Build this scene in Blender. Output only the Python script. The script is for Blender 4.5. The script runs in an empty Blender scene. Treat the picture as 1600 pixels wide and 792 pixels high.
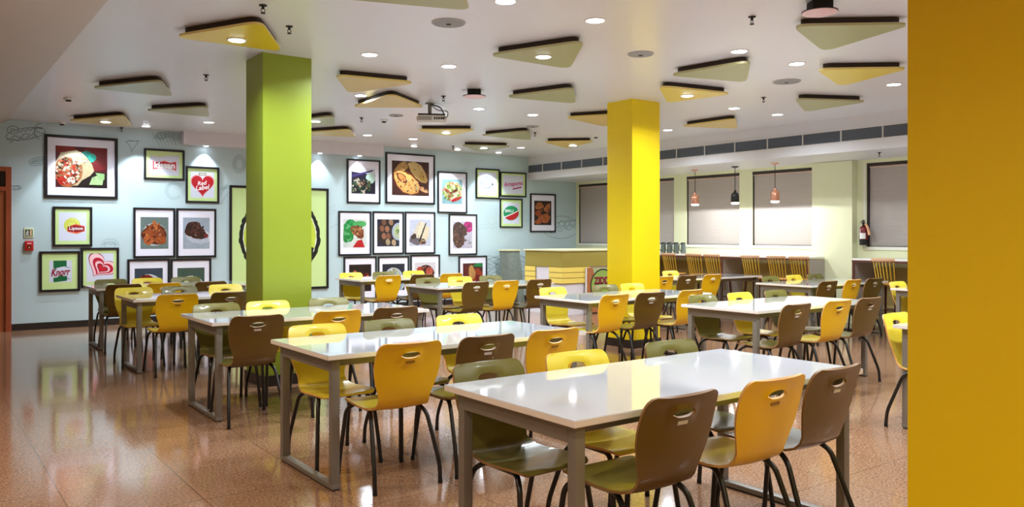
import bpy, bmesh, math, random
from mathutils import Vector, Matrix
random.seed(7)
SC = bpy.context.scene
COL = SC.collection
# ---------------------------------------------------------------- camera model (metres, room axes)
F, HZ, CX, EYE = 1262.0, 367.0, 800.0, 1.40
PH = math.radians(53.3); SN, CS = math.sin(PH), math.cos(PH)
ZC = 3.08          # ceiling
YW = 13.8          # picture wall
XW = 12.1          # window wall
def on_z(px, py, z):
    Y = F*(EYE-z)/(py-HZ); X = (px-CX)*Y/F
    return Vector((X*SN+Y*CS, -X*CS+Y*SN, z))
def on_x(px, py, x):
    d = (px-CX)/F; Y = x/(CS+SN*d)
    return Vector((x, (SN-CS*d)*Y, EYE-(py-HZ)*Y/F))
def on_y(px, py, y):
    d = (px-CX)/F; Y = y/(SN-CS*d)
    return Vector(((SN*d+CS)*Y, y, EYE-(py-HZ)*Y/F))

# ---------------------------------------------------------------- materials
def lin(c):
    return tuple(((v/255)/12.92 if v/255 <= .04045 else ((v/255+.055)/1.055)**2.4) for v in c)
MC = {}
def mat(name, rgb, rough=.5, metal=0., coat=0., spec=.5, emit=None, noise=0., nscale=40., bump=0., bscale=60., trans=0.):
    if name in MC: return MC[name]
    m = bpy.data.materials.new(name); m.use_nodes = True
    nt = m.node_tree; b = nt.nodes['Principled BSDF']
    c = lin(rgb)
    b.inputs['Base Color'].default_value = (*c, 1)
    b.inputs['Roughness'].default_value = rough
    b.inputs['Metallic'].default_value = metal
    b.inputs['Coat Weight'].default_value = coat
    b.inputs['Coat Roughness'].default_value = .06
    b.inputs['Specular IOR Level'].default_value = spec
    b.inputs['Transmission Weight'].default_value = trans
    tc = nt.nodes.new('ShaderNodeTexCoord')
    n = nt.nodes.new('ShaderNodeTexNoise'); n.inputs['Scale'].default_value = nscale; n.inputs['Detail'].default_value = 3
    nt.links.new(tc.outputs['Object'], n.inputs['Vector'])
    if noise > 0:
        mx = nt.nodes.new('ShaderNodeMix'); mx.data_type = 'RGBA'
        mx.inputs['A'].default_value = (*[v*(1-noise) for v in c], 1)
        mx.inputs['B'].default_value = (*[min(1, v*(1+noise)) for v in c], 1)
        nt.links.new(n.outputs['Fac'], mx.inputs['Factor'])
        nt.links.new(mx.outputs['Result'], b.inputs['Base Color'])
    if bump > 0:
        n2 = nt.nodes.new('ShaderNodeTexNoise'); n2.inputs['Scale'].default_value = bscale
        nt.links.new(tc.outputs['Object'], n2.inputs['Vector'])
        bp = nt.nodes.new('ShaderNodeBump'); bp.inputs['Strength'].default_value = bump; bp.inputs['Distance'].default_value = .01
        nt.links.new(n2.outputs['Fac'], bp.inputs['Height']); nt.links.new(bp.outputs['Normal'], b.inputs['Normal'])
    if emit:
        b.inputs['Emission Color'].default_value = (*lin(emit[0]), 1); b.inputs['Emission Strength'].default_value = emit[1]
    MC[name] = m
    return m
def mat_attr(name, rough=.35, coat=.3):
    if name in MC: return MC[name]
    m = bpy.data.materials.new(name); m.use_nodes = True; nt = m.node_tree; b = nt.nodes['Principled BSDF']
    a = nt.nodes.new('ShaderNodeVertexColor'); a.layer_name = 'Col'
    tc = nt.nodes.new('ShaderNodeTexCoord'); n = nt.nodes.new('ShaderNodeTexNoise'); n.inputs['Scale'].default_value = 45; n.inputs['Detail'].default_value = 4
    nt.links.new(tc.outputs['Object'], n.inputs['Vector'])
    mx = nt.nodes.new('ShaderNodeMix'); mx.data_type = 'RGBA'; mx.blend_type = 'OVERLAY'; mx.inputs['Factor'].default_value = .35 if 'food' in name else 0.
    nt.links.new(a.outputs['Color'], mx.inputs['A']); nt.links.new(n.outputs['Fac'], mx.inputs['B'])
    nt.links.new(mx.outputs['Result'], b.inputs['Base Color'])
    b.inputs['Roughness'].default_value = rough; b.inputs['Coat Weight'].default_value = coat; b.inputs['Coat Roughness'].default_value = .05
    MC[name] = m; return m

def floor_material():
    m = bpy.data.materials.new('polished_stone_tiles'); m.use_nodes = True; nt = m.node_tree; b = nt.nodes['Principled BSDF']
    tc = nt.nodes.new('ShaderNodeTexCoord'); mp = nt.nodes.new('ShaderNodeMapping'); mp.inputs['Location'].default_value = (-.05, -.2, 0)
    nt.links.new(tc.outputs['Object'], mp.inputs['Vector'])
    br = nt.nodes.new('ShaderNodeTexBrick'); br.offset = 0; br.squash = 1
    br.inputs['Scale'].default_value = 1; br.inputs['Brick Width'].default_value = .6; br.inputs['Row Height'].default_value = .6
    br.inputs['Mortar Size'].default_value = .0022; br.inputs['Mortar Smooth'].default_value = .1; br.inputs['Bias'].default_value = 0
    br.inputs['Color1'].default_value = (1, 1, 1, 1); br.inputs['Color2'].default_value = (.93, .93, .93, 1); br.inputs['Mortar'].default_value = (.35, .32, .3, 1)
    nt.links.new(mp.outputs['Vector'], br.inputs['Vector'])
    n1 = nt.nodes.new('ShaderNodeTexNoise'); n1.inputs['Scale'].default_value = 70; n1.inputs['Detail'].default_value = 6; n1.inputs['Roughness'].default_value = .7
    nt.links.new(tc.outputs['Object'], n1.inputs['Vector'])
    r = nt.nodes.new('ShaderNodeValToRGB'); e = r.color_ramp.elements
    e[0].position = .3; e[0].color = (*lin((100, 71, 51)), 1)
    e[1].position = .5; e[1].color = (*lin((147, 109, 82)), 1)
    q = e.new(.7); q.color = (*lin((188, 156, 128)), 1)
    nt.links.new(n1.outputs['Fac'], r.inputs['Fac'])
    mx = nt.nodes.new('ShaderNodeMix'); mx.data_type = 'RGBA'; mx.blend_type = 'MULTIPLY'; mx.inputs['Factor'].default_value = 1
    nt.links.new(r.outputs['Color'], mx.inputs['A']); nt.links.new(br.outputs['Color'], mx.inputs['B'])
    nt.links.new(mx.outputs['Result'], b.inputs['Base Color'])
    b.inputs['Roughness'].default_value = .11; b.inputs['Specular IOR Level'].default_value = .5
    b.inputs['Coat Weight'].default_value = .12; b.inputs['Coat Roughness'].default_value = .03
    n2 = nt.nodes.new('ShaderNodeTexNoise'); n2.inputs['Scale'].default_value = 3.5; nt.links.new(tc.outputs['Object'], n2.inputs['Vector'])
    bp = nt.nodes.new('ShaderNodeBump'); bp.inputs['Strength'].default_value = .05; bp.inputs['Distance'].default_value = .02
    nt.links.new(n2.outputs['Fac'], bp.inputs['Height']); nt.links.new(bp.outputs['Normal'], b.inputs['Normal']); nt.links.new(bp.outputs['Normal'], b.inputs['Coat Normal'])
    return m
def stripe_material(name, rgb, axis, per_m, rough=.6, dark=.75, bump=.3):
    m = bpy.data.materials.new(name); m.use_nodes = True; nt = m.node_tree; b = nt.nodes['Principled BSDF']
    tc = nt.nodes.new('ShaderNodeTexCoord'); wv = nt.nodes.new('ShaderNodeTexWave'); wv.bands_direction = axis; wv.inputs['Scale'].default_value = per_m/3.1416*.5*3.1416/3.1416
    wv.inputs['Distortion'].default_value = .15; wv.inputs['Detail'].default_value = 1
    nt.links.new(tc.outputs['Object'], wv.inputs['Vector'])
    mx = nt.nodes.new('ShaderNodeMix'); mx.data_type = 'RGBA'; c = lin(rgb)
    mx.inputs['A'].default_value = (*[v*dark for v in c], 1); mx.inputs['B'].default_value = (*c, 1)
    nt.links.new(wv.outputs['Fac'], mx.inputs['Factor']); nt.links.new(mx.outputs['Result'], b.inputs['Base Color'])
    bp = nt.nodes.new('ShaderNodeBump'); bp.inputs['Strength'].default_value = bump; bp.inputs['Distance'].default_value = .01
    nt.links.new(wv.outputs['Fac'], bp.inputs['Height']); nt.links.new(bp.outputs['Normal'], b.inputs['Normal'])
    b.inputs['Roughness'].default_value = rough
    return m
def wood_material(name, a, c, axis_scale=(14, 14, 1), rough=.4):
    m = bpy.data.materials.new(name); m.use_nodes = True; nt = m.node_tree; b = nt.nodes['Principled BSDF']
    tc = nt.nodes.new('ShaderNodeTexCoord'); mp = nt.nodes.new('ShaderNodeMapping'); mp.inputs['Scale'].default_value = axis_scale
    n = nt.nodes.new('ShaderNodeTexNoise'); n.inputs['Scale'].default_value = 2; n.inputs['Detail'].default_value = 6
    nt.links.new(tc.outputs['Object'], mp.inputs['Vector']); nt.links.new(mp.outputs['Vector'], n.inputs['Vector'])
    mx = nt.nodes.new('ShaderNodeMix'); mx.data_type = 'RGBA'; mx.inputs['A'].default_value = (*lin(a), 1); mx.inputs['B'].default_value = (*lin(c), 1)
    nt.links.new(n.outputs['Fac'], mx.inputs['Factor']); nt.links.new(mx.outputs['Result'], b.inputs['Base Color']); b.inputs['Roughness'].default_value = rough
    return m

M_FLOOR = floor_material()
M_CEIL = mat('ceiling_paint', (222, 222, 226), .28, noise=.015, nscale=3)
M_SOFFIT = mat('soffit_paint', (214, 208, 202), .5, noise=.02, nscale=2)
M_WALLB = mat('pale_blue_wall', (188, 210, 215), .6, noise=.05, nscale=1.2)
M_WALLG = mat('pale_green_wall', (230, 234, 196), .6, noise=.03, nscale=1.5)
M_WALLN = mat('cream_wall', (225, 210, 185), .7, noise=.03)
M_GREEN = mat('lime_green_paint', (143, 160, 42), .38, noise=.04, nscale=2)
M_YELC = mat('bright_yellow_paint', (238, 208, 4), .38, noise=.03, nscale=2)
M_DARK = mat('black_skirting', (38, 30, 28), .35)
M_FRAME = mat('black_frame', (20, 18, 24), .35, noise=.2)
M_MAT = mat('white_mat_board', (232, 232, 246), .4, coat=.35)
M_LIMEMAT = mat('lime_mat_board', (206, 232, 158), .4, coat=.35, noise=.05, nscale=6)
M_TOP = mat('white_laminate', (226, 230, 240), .05, coat=1.0, noise=.01)
M_EDGE = mat('white_edge_band', (236, 230, 222), .4)
M_STEEL = mat('grey_powder_coat', (128, 122, 113), .42, metal=.25, noise=.05)
M_BLACK = mat('black_tube', (14, 13, 14), .3, coat=.2)
M_RUB = mat('black_rubber', (10, 10, 10), .7)
M_YB = mat('yellow_laminate_warm_lit', (238, 188, 12), .33, coat=.25, noise=.04, nscale=5)  # shell back: warm light from the camera side put into the colour
M_YF = mat('yellow_laminate_cool_lit', (236, 214, 60), .3, coat=.3, noise=.04, nscale=5)  # shell front: same yellow laminate, coloured as under the cool lamps
M_BB = mat('brown_laminate_warm_lit', (98, 74, 20), .33, coat=.25, noise=.07, nscale=5)  # back of the brown shell, its warm lighting painted in
M_BF = mat('brown_laminate_cool_lit', (114, 108, 50), .3, coat=.3, noise=.06, nscale=5)  # front of the brown shell, greener to imitate cool light
M_PLYE = mat('ply_edge', (222, 170, 96), .5, noise=.1)
M_PLYB = mat('ply_edge_brown', (140, 104, 60), .5, noise=.1)
M_STICK = mat('silver_sticker', (205, 200, 190), .4)
M_STICKY = mat('worn_sticker', (150, 110, 30), .4, noise=.3, nscale=200)
M_OLIVE = mat('panel_sage', (156, 154, 96), .35, noise=.03)
M_PYEL = mat('panel_yellow', (222, 194, 28), .3, noise=.03)
M_PTAN = mat('panel_tan', (206, 178, 84), .35, noise=.03)
M_PEDGE = mat('panel_edge_cream', (226, 206, 120), .4)
M_PEDGS = mat('panel_edge_sage', (182, 178, 128), .4)
M_MOUNT = mat('panel_mount_dark', (44, 30, 24), .6)
M_CHROME = mat('chrome', (200, 200, 205), .12, metal=1)
M_COPPER = mat('copper', (238, 172, 146), .25, metal=.75)
M_GLASSY = mat('smoked_glass_jug', (120, 132, 132), .06, trans=.6, spec=.7)
M_WHITEP = mat('white_plastic', (228, 228, 226), .4)
M_GREYP = mat('grey_plastic', (168, 165, 162), .5)
M_REDP = mat('red_paint', (190, 22, 28), .3)
M_PINK = mat('pink_diffuser', (236, 205, 208), .4)
M_LAMP = mat('lamp_lens', (255, 255, 255), .4, emit=((238, 243, 255), 22))
M_LAMPW = mat('warm_fill_lens', (255, 244, 225), .4, emit=((255, 222, 180), 16))
M_BULB = mat('pendant_bulb', (255, 255, 250), .4, emit=((255, 250, 238), 12))
M_SPIND = mat('yellow_spindle_wood', (196, 152, 40), .4, noise=.1)
M_STSEAT = mat('stool_seat_wood', (184, 132, 58), .4, noise=.1)
M_STLEG = mat('oxblood_stool_legs', (66, 22, 22), .4)
M_CREST = mat('rose_crest_wood', (190, 146, 108), .4, noise=.1)
M_CTOP = mat('counter_white_top', (240, 236, 228), .25)
M_CBROWN = mat('counter_brown_edge', (92, 48, 40), .4)
M_CPANEL = mat('counter_grey_panel', (172, 162, 156), .45, noise=.05)
M_CBACK = mat('counter_tan_back', (178, 158, 98), .5, noise=.06)
M_KOLIVE = mat('kiosk_olive', (160, 146, 62), .4, noise=.06)
M_KTOP = mat('kiosk_top', (225, 222, 175), .3)
M_KYEL = mat('kiosk_yellow_boards', (246, 222, 112), .4, noise=.03); M_KGAP = mat('kiosk_board_gap', (150, 120, 44), .6)
M_KWHITE = mat('kiosk_white', (232, 230, 240), .4)
M_LINE = mat('grey_pencil_line', (134, 158, 162), .8)
M_LINEF = mat('faint_pencil_line', (160, 184, 188), .8)
M_MURALG = mat('mural_grey', (130, 142, 132), .8, noise=.25, nscale=14)
M_BLIND = stripe_material('grey_pleated_blind', (186, 178, 172), 'Z', 56, .7, .86, .15)
M_DBROWN = mat('dark_window_frame', (46, 34, 30), .5)
M_SILL = mat('white_sill', (238, 240, 226), .35)
M_NIGHT = mat('night_glass', (10, 12, 16), .05)
M_GRILLE = mat('grille_slats', (150, 158, 172), .35, metal=.4)
M_GRBACK = mat('grille_dark', (84, 92, 106), .6)
M_WOOD = wood_material('door_wood', (134, 64, 28), (190, 104, 50))
M_WOODD = wood_material('door_frame_wood', (128, 56, 30), (168, 80, 44))
M_FOOD = mat_attr('food_print')
M_LOGO = mat_attr('logo_print')

# ---------------------------------------------------------------- helpers
def finish(bm, name, mats, parent=None, smooth=None, bevel=0):
    me = bpy.data.meshes.new(name)
    if bevel:
        bmesh.ops.bevel(bm, geom=list(bm.edges), offset=bevel, segments=2, profile=.6, affect='EDGES', clamp_overlap=True)
    bm.normal_update(); bm.to_mesh(me); bm.free()
    if not isinstance(mats, (list, tuple)): mats = [mats]
    for m in mats: me.materials.append(m)
    if smooth is not None:
        me.polygons.foreach_set('use_smooth', [True]*len(me.polygons))
        if smooth < 179: me.set_sharp_from_angle(angle=math.radians(smooth))
    o = bpy.data.objects.new(name, me); COL.objects.link(o)
    if parent: o.parent = parent
    return o
def box(bm, x0, y0, z0, x1, y1, z1, mi=0, mtx=None):
    vs = [bm.verts.new((x, y, z)) for z in (z0, z1) for y in (y0, y1) for x in (x0, x1)]
    if mtx: 
        for v in vs: v.co = mtx @ v.co
    for f in ((0, 2, 3, 1), (4, 5, 7, 6), (0, 1, 5, 4), (2, 6, 7, 3), (0, 4, 6, 2), (1, 3, 7, 5)):
        bm.faces.new([vs[i] for i in f]).material_index = mi
    return vs
def boxo(name, b, m, parent=None, bevel=0):
    bm = bmesh.new(); box(bm, *b); return finish(bm, name, m, parent, 35 if bevel else None, bevel)
def tube(bm, pts, r, n=10, cap=True, mi=0, r2=None):
    pts = [Vector(p) for p in pts]; rings = []; up = None
    for i, p in enumerate(pts):
        t = ((pts[i+1]-p) if i < len(pts)-1 else (p-pts[i-1])).normalized()
        if 0 < i < len(pts)-1: t = ((pts[i+1]-p).normalized()+(p-pts[i-1]).normalized()).normalized()
        if up is None:
            up = Vector((0, 0, 1)) if abs(t.z) < .9 else Vector((1, 0, 0))
        a = t.cross(up)
        if a.length < 1e-5: a = t.cross(Vector((1, 0, 0)))
        a.normalize(); b = a.cross(t); up = b
        rr = r if r2 is None else r+(r2-r)*i/(len(pts)-1)
        rings.append([bm.verts.new(p+a*math.cos(k*2*math.pi/n)*rr+b*math.sin(k*2*math.pi/n)*rr) for k in range(n)])
    for q in range(len(rings)-1):
        for k in range(n): bm.faces.new([rings[q][k], rings[q][(k+1) % n], rings[q+1][(k+1) % n], rings[q+1][k]]).material_index = mi
    if cap:
        bm.faces.new(rings[0][::-1]).material_index = mi; bm.faces.new(rings[-1]).material_index = mi
def bend(pts, rad, n=5):
    pts = [Vector(p) for p in pts]; out = [pts[0]]
    for i in range(1, len(pts)-1):
        p = pts[i]; a = (pts[i-1]-p); b = (pts[i+1]-p); r = min(rad, a.length*.45, b.length*.45)
        s, e = p+a.normalized()*r, p+b.normalized()*r
        for k in range(n+1):
            t = k/n; out.append(s*(1-t)**2+p*2*t*(1-t)+e*t*t)
    out.append(pts[-1]); return out
def lathe(bm, prof, n=20, mi=0, c=(0, 0, 0)):
    rings = []
    for r, z in prof:
        rings.append([bm.verts.new((c[0]+max(r, 1e-4)*math.cos(k*2*math.pi/n), c[1]+max(r, 1e-4)*math.sin(k*2*math.pi/n), c[2]+z)) for k in range(n)])
    for q in range(len(rings)-1):
        for k in range(n): bm.faces.new([rings[q][k], rings[q][(k+1) % n], rings[q+1][(k+1) % n], rings[q+1][k]]).material_index = mi
    bm.faces.new(rings[0][::-1]).material_index = mi; bm.faces.new(rings[-1]).material_index = mi
def prism(bm, pts, z0, z1, mi=0, mi_side=None, mi_top=None):
    lo = [bm.verts.new((p[0], p[1], z0)) for p in pts]; hi = [bm.verts.new((p[0], p[1], z1)) for p in pts]
    area = sum(pts[i][0]*pts[(i+1) % len(pts)][1]-pts[(i+1) % len(pts)][0]*pts[i][1] for i in range(len(pts)))
    if area < 0: lo.reverse(); hi.reverse()
    bm.faces.new(lo[::-1]).material_index = mi; bm.faces.new(hi).material_index = mi if mi_top is None else mi_top
    n = len(pts)
    for i in range(n): bm.faces.new([lo[i], lo[(i+1) % n], hi[(i+1) % n], hi[i]]).material_index = mi if mi_side is None else mi_side
def tag(o, label, cat, group=None, kind=None):
    o['label'] = label; o['category'] = cat
    if group: o['group'] = group
    if kind: o['kind'] = kind
    return o
def thing(name, label, cat, loc=(0, 0, 0), rz=0, group=None):
    o = bpy.data.objects.new(name, None); COL.objects.link(o); o.empty_display_size = .1
    o.location = loc; o.rotation_euler = (0, 0, rz); return tag(o, label, cat, group)
def struct(name, b, m, parent=None):
    o = boxo(name, b, m, parent)
    if not parent: o['kind'] = 'structure'
    return o
def copy_tree(o, parent=None):
    c = o.copy(); COL.objects.link(c); c.parent = parent
    for ch in list(KIDS.get(o.name, [])): copy_tree(ch, c)
    return c
KIDS = {}
def index_kids(root):
    ch = [o for o in COL.objects if o.parent == root]; KIDS[root.name] = ch
    for c in ch: index_kids(c)

# ---------------------------------------------------------------- room shell
struct('floor', (-3, -4, -.1, 13.2, YW+.2, 0), M_FLOOR)
struct('ceiling', (-3, -4, ZC, 13.2, YW+.2, ZC+.1), M_CEIL)
soff = struct('trim_1', (-3, -4, ZC-.055, 1.1, YW, ZC), M_SOFFIT)
bm = bmesh.new(); box(bm, -3, YW, 0, 13.2, YW+.15, ZC)
wall_p = finish(bm, 'wall_back', M_WALLB); wall_p['kind'] = 'structure'
struct('wall_left', (-3.1, -4, 0, -3, YW, ZC), M_WALLN)
struct('wall_front', (-3, -4.1, 0, 13.2, -4, ZC), M_WALLN)
struct('trim_2', (3.54, YW-.2, 2.87, 7.13, YW, ZC), mat('bulkhead_paint', (222, 220, 228), .5, noise=.02))
struct('baseboard_back', (1.19, YW-.015, 0, 12.0, YW, .1), M_DARK)
# window wall built round its openings
wins = [(12.50, 13.72), (10.88, 12.18), (9.31, 10.56), (7.79, 9.03), (5.5, 6.87)]
WZ0, WZ1 = 1.215, 2.53
bm = bmesh.new(); x1 = XW+.16
box(bm, XW, -4, 0, x1, YW, WZ0); box(bm, XW, -4, WZ1, x1, YW, ZC)
ys = [-4]+[v for w in sorted(wins) for v in w]+[YW]
for i in range(0, len(ys), 2): box(bm, XW, ys[i], WZ0, x1, ys[i+1], WZ1)
wr = finish(bm, 'wall_right', M_WALLG); wr['kind'] = 'structure'
for i, (a, b) in enumerate(wins):
    w = boxo('window_%d' % (i+1), (XW+.13, a, WZ0, XW+.15, b, WZ1), M_NIGHT); w['kind'] = 'structure'
    boxo('window_blind', (XW+.04, a+.015, WZ0+.012, XW+.055, b-.015, WZ1-.06), M_BLIND, w)
    boxo('blind_rail', (XW+.025, a+.01, WZ1-.075, XW+.09, b-.01, WZ1-.05), M_PTAN if 0 else mat('blind_headrail', (206, 180, 164), .5), w)
    bm = bmesh.new(); box(bm, XW+.005, a, WZ1-.045, XW+.1, b, WZ1)
    if i == 4: box(bm, XW+.0, b-.03, WZ0, XW+.1, b, WZ1)
    else: box(bm, XW+.02, b-.01, WZ0, XW+.1, b, WZ1)
    finish(bm, 'window_frame', M_DBROWN, w)
    boxo('blind_bottom_bar', (XW+.035, a+.02, WZ0+.006, XW+.06, b-.02, WZ0+.02), M_GREYP, w)
    boxo('window_sill', (XW-.02, a-.02, WZ0-.05, XW+.12, b+.02, WZ0), M_SILL, w)
struct('trim_5', (XW-.15, 7.03, 0, XW, 7.74, 2.58), M_WALLG)
boxo('pale_jamb', (XW-.012, 6.885, WZ0, XW, 6.92, WZ1), M_SILL, bpy.data.objects['window_5'])
# air conditioning bulkhead with its long grille
SX = 10.72
struct('trim_3', (SX, -4, 2.585, XW, YW, ZC), M_CEIL)
gr = thing('ventilation_grille', 'long dark linear air grille running along the white bulkhead over the windows', 'grille', (SX, 0, 2.73))
boxo('grille_back', (-.004, 1.5, .008, .0, YW-.02, .17), M_GRBACK, gr)
bm = bmesh.new()
for k in range(8): box(bm, -.016, 1.5, .018+k*.0185, -.004, YW-.02, .0215+k*.0185)
finish(bm, 'grille_slats', M_GRILLE, gr)
bm = bmesh.new(); y = 1.5
while y < YW:
    box(bm, -.023, y, .0, -.002, y+.014, .175); y += .62
box(bm, -.023, 1.5, .166, -.002, YW-.02, .175); box(bm, -.023, 1.5, 0, -.002, YW-.02, .008)
finish(bm, 'grille_frame', M_WHITEP, gr)
# the door on the far left
px1 = on_y(17, 300, YW).x; DT = on_y(8, 261, YW).z; DP0 = on_y(8, 292, YW).z; DP1 = on_y(8, 268, YW).z
d = boxo('door_1', (px1-1.0, YW-.05, 0, px1-.07, YW-.005, DP0-.06), M_WOOD); d['kind'] = 'structure'
bm = bmesh.new(); box(bm, px1-.07, YW-.08, 0, px1, YW-.001, DT); box(bm, px1-1.1, YW-.08, 0, px1-1.0, YW-.001, DT)
box(bm, px1-1.0, YW-.08, DP1, px1-.07, YW-.001, DT); box(bm, px1-1.0, YW-.08, DP0-.06, px1-.07, YW-.001, DP0)
finish(bm, 'door_frame', M_WOODD, d)
boxo('transom_pane', (px1-1.0, YW-.04, DP0, px1-.07, YW-.02, DP1), M_NIGHT, d)
bm = bmesh.new(); tube(bm, bend([(px1-.9, YW-.05, 1.02), (px1-.9, YW-.1, 1.02), (px1-.78, YW-.1, 1.02)], .02), .009); finish(bm, 'door_handle', M_CHROME, d, 60)

# ---------------------------------------------------------------- columns
def column(name, x0, y0, x1, y1, m, label):
    t = boxo(name, (x0, y0, 0, x1, y1, ZC), m); tag(t, label, 'column'); t['kind'] = 'structure'
    bm = bmesh.new(); s = .014
    box(bm, x0-s, y0-s, 0, x1+s, y1+s, .1); finish(bm, 'skirting', M_DARK, t)
column('column_green', 2.60, 7.32, 3.07, 7.78, M_GREEN, 'lime green square column standing left of the middle of the hall')
column('column_yellow', 7.13, 7.09, 7.62, 7.53, M_YELC, 'bright yellow square column between the tables and the window bar')
column('column_yellow', 2.64, .87, 3.11, 1.357, M_YELC, 'huge near yellow column filling the right edge of the picture')

# ---------------------------------------------------------------- chairs
def shell_profile():
    # (y, z, half width), from the front lip of the seat to the top of the back
    P = [(.215, .432, .165), (.208, .441, .185), (.185, .449, .2), (.14, .451, .208), (.08, .447, .21), (.0, .441, .207), (-.08, .438, .198),
         (-.14, .442, .186), (-.175, .453, .176), (-.197, .475, .168), (-.208, .505, .168), (-.218, .55, .184), (-.227, .595, .2), (-.236, .64, .211),
         (-.246, .685, .216), (-.258, .73, .215), (-.268, .76, .212), (-.279, .785, .207), (-.287, .80, .199), (-.293, .811, .184), (-.297, .8155, .162)]
    return [(a, b, c*.93) for a, b, c in P]
def make_shell(name, mf, mb, me_):
    P = shell_profile(); nw = 12; NR = len(P)
    rows = []
    for (y, z, hw) in P:
        row = []
        for i in range(nw+1):
            t = -1+2*i/nw
            back = max(0, min(1, (z-.46)/.1))
            # the back is gently cupped, the seat slightly dished
            row.append(Vector((t*hw, y-(1-t*t)*.016*back, z-(1-t*t)*.008*(1-back) if y < .19 else z)))
        rows.append(row)
    # row range / column range of the hand hole
    r0, r1, c0, c1 = 14, 17, 4, 8
    bm = bmesh.new()
    V = [[None]*(nw+1) for _ in rows]
    for r in range(NR):
        for c in range(nw+1):
            if r0 < r < r1 and c0 < c < c1: continue
            V[r][c] = bm.verts.new(rows[r][c])
    top = []
    for r in range(NR-1):
        for c in range(nw):
            if r0 <= r < r1 and c0 <= c < c1: continue
            top.append(bm.faces.new([V[r][c], V[r][c+1], V[r+1][c+1], V[r+1][c]]))
    loop = [(r0, c) for c in range(c0, c1)]+[(r, c1) for r in range(r0, r1)]+[(r1, c) for c in range(c1, c0, -1)]+[(r, c0) for r in range(r1, r0, -1)]
    cen = (V[r0][c0].co+V[r0][c1].co+V[r1][c0].co+V[r1][c1].co)/4
    slope = (V[r1][6].co-V[r0][6].co); slope.normalize()
    inner = []; n = len(loop)
    for (r, c) in loop:
        q = V[r][c].co-cen; a = math.atan2(q.dot(slope)*2.2, q.x)
        ca, sa = math.cos(a), math.sin(a)
        p = cen+Vector((ca*.058, 0, 0))+slope*(sa*.0195*(1.0 if sa > 0 else .85)+.010)
        p.y = cen.y-.008+slope.y*(p.z-cen.z)/max(slope.z, .1)*.0+ (p.z-cen.z)*slope.y/slope.z
        inner.append(bm.verts.new(p))
    for k in range(n):
        a, b = loop[k], loop[(k+1) % n]
        top.append(bm.faces.new([V[a[0]][a[1]], V[b[0]][b[1]], inner[(k+1) % n], inner[k]][::-1]))
    bm.normal_update()
    bmesh.ops.recalc_face_normals(bm, faces=bm.faces)
    # make the normals point to the sitter's side (up on the seat)
    bm.faces.ensure_lookup_table(); bm.normal_update()
    seat = [f for f in bm.faces if f.calc_center_median().z < .45]
    if sum(f.normal.z for f in seat) < 0: bmesh.ops.reverse_faces(bm, faces=bm.faces)
    bm.normal_update()
    sheet = list(bm.faces); th = .011
    dup = {v: bm.verts.new(v.co-v.normal*th) for v in list(bm.verts)}
    bedges = [e for e in bm.edges if len(e.link_faces) == 1]
    for f in sheet:
        f.material_index = 0
        bm.faces.new([dup[v] for v in reversed(f.verts)]).material_index = 1
    for e in bedges:
        a, b = e.verts; f = e.link_faces[0]
        vs = list(f.verts); i = vs.index(a)
        if vs[(i+1) % len(vs)] == b: a, b = b, a
        bm.faces.new([a, b, dup[b], dup[a]]).material_index = 2
    return finish(bm, name, [mf, mb, me_], None, 50)
def make_chair(kind):
    root = thing('dining_chair', 'x', 'chair')
    s = make_shell('chair_shell', *((M_YF, M_YB, M_PLYE) if kind == 'yellow' else (M_BF, M_BB, M_PLYB)))
    s.parent = root
    bm = bmesh.new()
    box(bm, -.026, -.2900, .697, .026, -.2865, .711, 0, None)
    for v in bm.verts: v.co.y += (v.co.z-.712)*-.27
    st = finish(bm, 'sticker', M_STICKY if kind == 'yellow' else M_STICK, s)
    r = .0122
    for sx in (-1, 1):
        pts = [(sx*.2, -.262, .0), (sx*.2, -.255, .11), (sx*.172, -.15, .385), (sx*.15, -.09, .421), (sx*.15, -.03, .421)]
        bm = bmesh.new(); tube(bm, bend(pts, .06), r); finish(bm, 'rear_leg', M_BLACK, root, 60)
        pts = [(sx*.205, .235, .0), (sx*.2, .225, .10), (sx*.178, .185, .38), (sx*.15, .13, .421), (sx*.15, .06, .421)]
        bm = bmesh.new(); tube(bm, bend(pts, .06), r); finish(bm, 'front_leg', M_BLACK, root, 60)
        bm = bmesh.new(); tube(bm, [(sx*.15, -.03, .421), (sx*.15, .06, .421)], r); finish(bm, 'seat_rail', M_BLACK, root, 60)
    for yy in (-.06, .09):
        bm = bmesh.new(); tube(bm, [(-.15, yy, .417), (.15, yy, .417)], .0095); finish(bm, 'crossbar', M_BLACK, root, 60)
    for nm in ('rear_leg', 'front_leg'):
        pass
    for sx, yy in ((-.2, -.262), (.2, -.262), (-.205, .235), (.205, .235)):
        bm = bmesh.new(); lathe(bm, [(.013, 0), (.0135, .004), (.0125, .025)], 10, c=(sx, yy+.0005, 0)); finish(bm, 'foot_cap', M_RUB, root, 60)
    index_kids(root)
    return root
CH = {'yellow': make_chair('yellow'), 'brown': make_chair('brown')}
USED = set()
def place_chair(kind, x, y, rz, label, group):
    if kind in USED: o = copy_tree(CH[kind])
    else: o = CH[kind]; USED.add(kind)
    o.location = (x, y, 0); o.rotation_euler = (0, 0, rz); tag(o, label, 'chair', group)
    return o

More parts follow.
